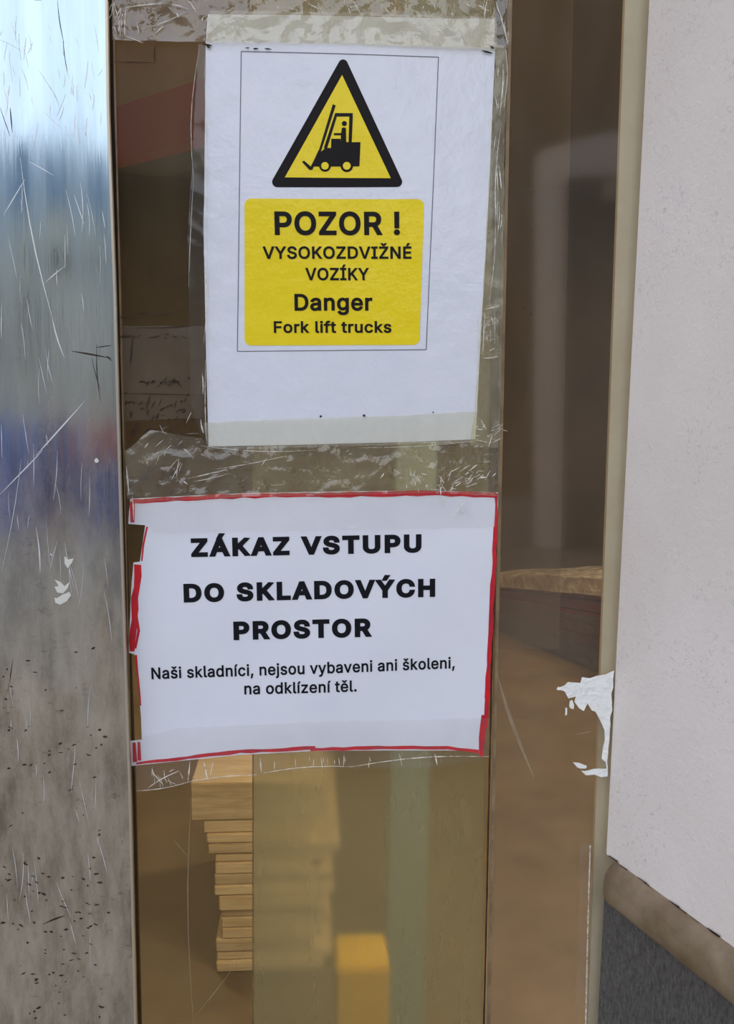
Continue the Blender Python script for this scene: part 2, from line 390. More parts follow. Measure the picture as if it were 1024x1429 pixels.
sheet_w('sheet', outl, PY, M['panel'], cladding, thick=.003, smooth=False)
# folded return edge of the sheet: narrow bright lip
lip = [(a - .0016, b) for a, b in edge_w] + [(a + .0002, b) for a, b in edge_w[::-1]]
sheet_w('folded_edge', lip, PY - .0008, M['panel_edge'], cladding, thick=.0045, smooth=False)['label'] = 'thin pale bare metal edge'
gap_dark = [(px_edge(y), y) for y in range(0, 1520, 40)]; sw = [(at(x - 8, y, .0042).x, at(x, y, .0042).z) for x, y in gap_dark]; sw2 = [(at(x + 7, y, .0042).x, at(x, y, .0042).z) for x, y in gap_dark[::-1]]
M['gap_dark'] = solid('dark_maroon_gap_shade', lin(44, 18, 14), .5, lin(24, 12, 10), 40)  # dark colour stands for the shade inside the open gap
sheet_w('gap_shade_strip', sw + sw2, .0042, M['gap_dark'], cladding, thick=.004, smooth=False)['label'] = 'dark maroon strip painting the gap shade behind the panel edge'
WS = 1.0
def slivers(name, lst, Y, mat, parent, th=.00012, wob=wob0, seed=1, jit=.3):
    bm = bmesh.new()
    for i, (a, b, w) in enumerate(lst):
        k = 5; L = []; Rr = []
        rnd = random.Random(seed * 1000 + i); bend = rnd.uniform(-.04, .04)
        for j in range(k + 1):
            t = j / k; x = a[0] + (b[0]-a[0])*t; y = a[1] + (b[1]-a[1])*t
            dx, dy = b[0]-a[0], b[1]-a[1]; l = math.hypot(dx, dy) or 1
            off = bend * l * math.sin(math.pi * t); x += -dy/l*off; y += dx/l*off
            ww = w * WS * math.sin(math.pi * (.06 + .88 * t)) * (1 + jit * rnd.uniform(-1, 1)) / 2
            for arr, s in ((L, 1), (Rr, -1)):
                q = at(x - s*dy/l*ww, y + s*dx/l*ww, Y); q.y += wob(q.x, q.z); arr.append(bm.verts.new(q))
        for j in range(k): 
            f = bm.faces.new((L[j], L[j+1], Rr[j+1], Rr[j]))
    for f in bm.faces:
        f.normal_update()
        if f.normal.y > 0: f.normal_flip()
    r = bmesh.ops.extrude_face_region(bm, geom=bm.faces[:], use_keep_orig=True)
    for v in [g for g in r['geom'] if isinstance(g, bmesh.types.BMVert)]: v.co.y += th
    bmesh.ops.recalc_face_normals(bm, faces=bm.faces[:])
    return finish(bm, name, mat, parent)
rnd = random.Random(11)
sc = [((28, 220), (72, 440), 1.7), ((58, 0), (48, 0), 1), ((0, 690), (60, 628), 1.8), ((50, 636), (118, 560), 2.2), ((40, 225), (75, 245), 1.2),
      ((5, 300), (35, 250), 1.2), ((62, 395), (92, 370), 1.2), ((72, 440), (90, 500), 1.5), ((95, 470), (165, 460), 1.2), ((70, 772), (73, 776), 2),
      ((50, 735), (56, 800), 1.6), ((2, 800), (30, 640), .9)]
for _ in range(60):
    x = rnd.uniform(0, 145); y = rnd.uniform(20, 190); l = rnd.uniform(8, 40); a = rnd.gauss(1.45, .35)
    sc.append(((x, y), (x + l*math.cos(a), y + l*math.sin(a)), rnd.uniform(.5, 1.3)))
for _ in range(70):
    x = rnd.uniform(0, 150); y = rnd.uniform(200, 1300); l = rnd.uniform(10, 70); a = rnd.gauss(1.5, .12)
    sc.append(((x, y), (x + l*math.cos(a), y + l*math.sin(a)), rnd.uniform(.4, 1.0)))
sc = [s for s in sc if max(s[0][0], s[1][0]) < px_edge(min(1400, max(0, s[0][1]))) - 8]
tag(slivers('scratch', sc, PY - .0002, M['scratch'], cladding), kind='stuff')
dk = [((80, 0), (89, 60), 1.2), ((88, 55), (94, 100), 1.0), ((0, 150), (14, 190), 1.0), ((14, 150), (17, 185), 1.6), ((100, 490), (155, 500), 2.4), ((133, 485), (156, 482), 1.2),
      ((148, 496), (156, 504), 2), ((135, 480), (140, 560), 1), ((18, 920), (12, 960), 1), ((60, 1290), (90, 1278), 2), ((128, 500), (140, 545), 1)]
for _ in range(130):
    x = rnd.uniform(0, 150); y = rnd.choice([rnd.uniform(1010, 1090), rnd.uniform(1200, 1290), rnd.uniform(900, 1425), rnd.uniform(1280, 1425)]); l = rnd.uniform(2, 8); a = rnd.uniform(-.6, .6)
    dk.append(((x, y), (x + l*math.cos(a), y + l*math.sin(a)), rnd.uniform(1, 3)))
tag(slivers('dark_scuff', dk, PY - .0002, M['grime'], cladding), kind='stuff')
for poly in ([(76, 809), (84, 812), (90, 818), (97, 812), (95, 820), (88, 828), (80, 827), (76, 819), (82, 818), (79, 813)],
             [(79, 835), (87, 830), (97, 826), (99, 831), (93, 839), (84, 844), (77, 841), (76, 834)],
             [(90, 776), (95, 781), (103, 779), (100, 786), (94, 793), (90, 786)],
             [(132, 641), (135, 639), (138, 643), (136, 646), (132, 645)]):
    sheet('chip', poly, PY - .0003, M['chip'], cladding, thick=.0003, smooth=False)
# grime smear plates near the lower right of the panel
for poly in ([(104, 1130), (118, 1145), (140, 1160), (145, 1195), (150, 1230), (142, 1240), (132, 1215), (112, 1205), (105, 1230), (102, 1180)],
             [(104, 1215), (114, 1218), (118, 1260), (117, 1330), (122, 1400), (124, 1429), (115, 1429), (112, 1370), (106, 1300)],
             [(133, 1050), (140, 1045), (150, 1052), (166, 1040), (172, 1055), (155, 1066), (138, 1068)]):
    pass
# ------------------------------------------------------------------ PVC strips
def strip(label, l0, l1, r0, r1, Y, th, mt, zt=2.55, zb=.03):
    t = thing('curtain_strip', label, 'curtain', 'clear plastic strips of the doorway curtain', loc=(at((l0[0]+r0[0])/2, 700, Y).x, Y, zb))
    L = lambda z: line_x(*l0, *l1, z, Y); R = lambda z: line_x(*r0, *r1, z, Y)
    n = 24; zs = [zb + (zt - zb) * i / n for i in range(n + 1)]
    pts = [(L(z), z) for z in zs] + [(R(z), z) for z in zs[::-1]]
    o = sheet_w('vinyl_sheet', pts, Y, mt, t, thick=th, smooth=False)
    return t, L, R, zs
B, BL, BR, zs = strip('wide yellowed clear strip carrying both paper signs', (157, 0), (191, 1429), (707, 0), (676, 1429), -.003, .003, M['strip'])
C, CL, CR, _ = strip('clear strip against the cream frame with torn white paper stuck on its edge', (709, 0), (679, 1429), (872, 0), (820, 1429), .001, .003, M['strip_side'])
D, DL, DR, _ = strip('milky rear strip overlapping behind the lower sign, in front of the timber stack', (352, 1075), (352, 1429), (690, 0), (672, 1429), .03, .003, M['strip_rear'])
E_, EL, ER, _ = strip('rear strip behind the side strip, its cut edge showing halfway to the frame', (702, 0), (684, 1429), (800, 0), (783, 760), .034, .003, M['strip_side'], zb=at(785, 905, .034).z)
def ribbon(parent, f, x0, x1, Y, mt, name='cut_edge', th=.0006, lab=None, jit=0):
    pts = [(f(z) + x0 + jit * noise.noise(Vector((z * 40, 0, 1))), z) for z in zs_f] + [(f(z) + x1 + jit * noise.noise(Vector((z * 55, 5, 1))), z) for z in zs_f[::-1]]
    o = sheet_w(name, pts, Y, mt, parent, thick=th, smooth=False)
    if lab: o['label'] = lab
    return o
zs_f = [.05 + 2.48 * i / 160 for i in range(161)]
ribbon(B, BR, -.0012, .0002, -.0036, M['grime'], jit=.0008, lab='brown grimy cut edge')
ribbon(B, BL, -.0002, .0009, -.0036, M['edge'], lab='pale cut edge')
ribbon(C, CL, .0002, .0030, .0004, M['edge'], lab='pinkish cut edge')
ribbon(D, DL, 0, .0010, .0294, M['edge'])
# ------------------------------------------------------------------ old tape, grime and marks on the wide strip
def crumple(amp, sc, seed, base=0.0):
    def f(x, z):
        v = Vector((x * sc, z * sc, seed))
        r = 1 - abs(noise.noise(v) * 2)                 # ridged
        r2 = 1 - abs(noise.noise(v * 2.3 + Vector((9, 2, 0))) * 2)
        return -amp * (r * r * .7 + r2 * r2 * .3) + base
    return f
def waver(px, amp=1.2, seed=1):
    """roughen a torn outline"""
    rnd = random.Random(seed); out = []
    for i in range(len(px)):
        a, b = px[i], px[(i+1) % len(px)]; n = max(1, int(math.dist(a, b) / 10))
        for k in range(n):
            t = k / n; j = amp if k else 0
            out.append((a[0] + (b[0]-a[0])*t + rnd.uniform(-j, j), a[1] + (b[1]-a[1])*t + rnd.uniform(-j, j)))
    return out
def tape(label, px, Y, mt, amp=.0012, sc=60, seed=1, step=.003, name='packing_tape', grp='tape pieces holding the signs'):
    px = waver(px, .8, seed)
    o = sheet(name, px, Y, mt, None, thick=0, wob=crumple(amp, sc, seed), step=step)
    tag(o, label, 'tape', grp); return o
YT = -.0042
told = tape('grimy old tape patch on the wide strip left of the upper sign', [(166, 455), (186, 455), (283, 455), (286, 470), (284, 583), (170, 588)], -.0034, M['tape_old'], amp=.0003, seed=4, name='old_tape')
t_top = tape('crumpled clear tape across the very top above the upper sign', [(156, -30), (712, -30), (709, 68), (500, 62), (290, 60), (200, 58), (157, 57)], YT - .0026, M['tape'], amp=.0030, sc=45, seed=2, step=.0025)
t_mid = tape('wide crumpled clear tape between the two signs', [(174, 630), (210, 600), (282, 612), (290, 624), (420, 622), (560, 618), (664, 614), (697, 600), (695, 692), (597, 688), (488, 690), (340, 693), (182, 702), (177, 690)], YT - .0028, M['tape'], amp=.0028, sc=50, seed=5, step=.0025)
t_low = tape('pale tape across the bottom margin of the upper sign', [(284, 590), (420, 584), (560, 580), (663, 574), (680, 600), (664, 617), (420, 624), (290, 627)], YT - .0014, M['tape_cream'], amp=.0005, seed=19)
t_mid2 = tape('clear tape over the top red edge of the lower sign', [(182, 704), (340, 695), (597, 690), (696, 694), (692, 736), (450, 740), (215, 744), (206, 732), (182, 731)], YT - .0024, M['tape_flat'], amp=.0010, sc=60, seed=15)
t_bot = tape('clear tape along the bottom edge of the lower sign', [(190, 1030), (250, 1016), (420, 1008), (600, 1004), (684, 1002), (683, 1057), (612, 1070), (492, 1072), (400, 1077), (352, 1084), (268, 1092), (190, 1106), (186, 1060)], YT - .0026, M['tape_flat'], amp=.0012, sc=60, seed=6)
t_right = tape('yellowed tape down the right edge of the upper sign', [(692, 62), (707, 66), (704, 200), (701, 430), (697, 600), (694, 625), (655, 622), (662, 580), (672, 430), (682, 250)], YT - .0016, M['tape_yellow'], amp=.0012, sc=55, seed=7, name='yellowed_tape')
t_right2 = tape('short yellowish tape patch low at the upper sign right side', [(674, 428), (697, 424), (696, 500), (671, 504)], YT - .0030, M['tape'], amp=.0010, sc=70, seed=8, name='tape_patch')
t_cream = tape('cream yellowed tape band across the top of the upper sign', [(292, 14), (400, 16), (560, 20), (692, 24), (694, 70), (560, 64), (420, 60), (289, 57)], YT - .0014, M['tape_cream'], amp=.0004, seed=9, name='yellowed_tape')
t_left = tape('narrow clear tape edge left of the upper sign', [(277, 62), (292, 62), (290, 330), (292, 625), (284, 625), (266, 560), (262, 330)], YT - .0012, M['tape_clear'], amp=.0006, seed=10)
# dark adhesive lines and specks
rnd = random.Random(5); dk = [((186, 457), (283, 453), 1.6), ((166, 470), (184, 470), 2.0), ((185, 470), (182, 508), 2.6), ((166, 443), (184, 444), 2.0), ((188, 438), (215, 435), 1.8), ((215, 440), (240, 434), 1.5),
      ((155, 87), (218, 88), 1.2), ((216, 64), (216, 88), 1.5), ((170, 549), (282, 551), 1.3), ((262, 526), (265, 529), 3)]
for _ in range(26):
    x = rnd.uniform(192, 246); l = rnd.uniform(3, 9); dk.append(((x, rnd.gauss(533, 3)), (x + l, rnd.gauss(533, 3)), rnd.uniform(1, 2.4)))
for _ in range(22):
    x = rnd.uniform(166, 262); y = rnd.choice([443, 437, 470, 550]); l = rnd.uniform(3, 9); dk.append(((x, rnd.gauss(y, 3)), (x + l, rnd.gauss(y, 3)), rnd.uniform(1, 2)))
for _ in range(110):
    x = rnd.uniform(174, 262); y = rnd.uniform(560, 680); l = rnd.uniform(2, 13); a = rnd.uniform(-1.6, -.2)
    dk.append(((x, y), (x + l*math.cos(a), y + l*math.sin(a)), rnd.uniform(1.2, 4)))
tag(slivers('dark_adhesive', dk, -.0040, M['grime'], B), kind='stuff')
dk = [((283, 61), (296, 64), 3), ((288, 63), (293, 67), 3), ((342, 67), (348, 67), 2), ((353, 68), (361, 68), 2.4), ((369, 68), (379, 69), 2), ((672, 70), (688, 74), 2.4), ((684, 64), (690, 67), 4), ((446, 580), (449, 582), 3), ((506, 579), (510, 581), 3.2), ((603, 575), (605, 576), 2)]
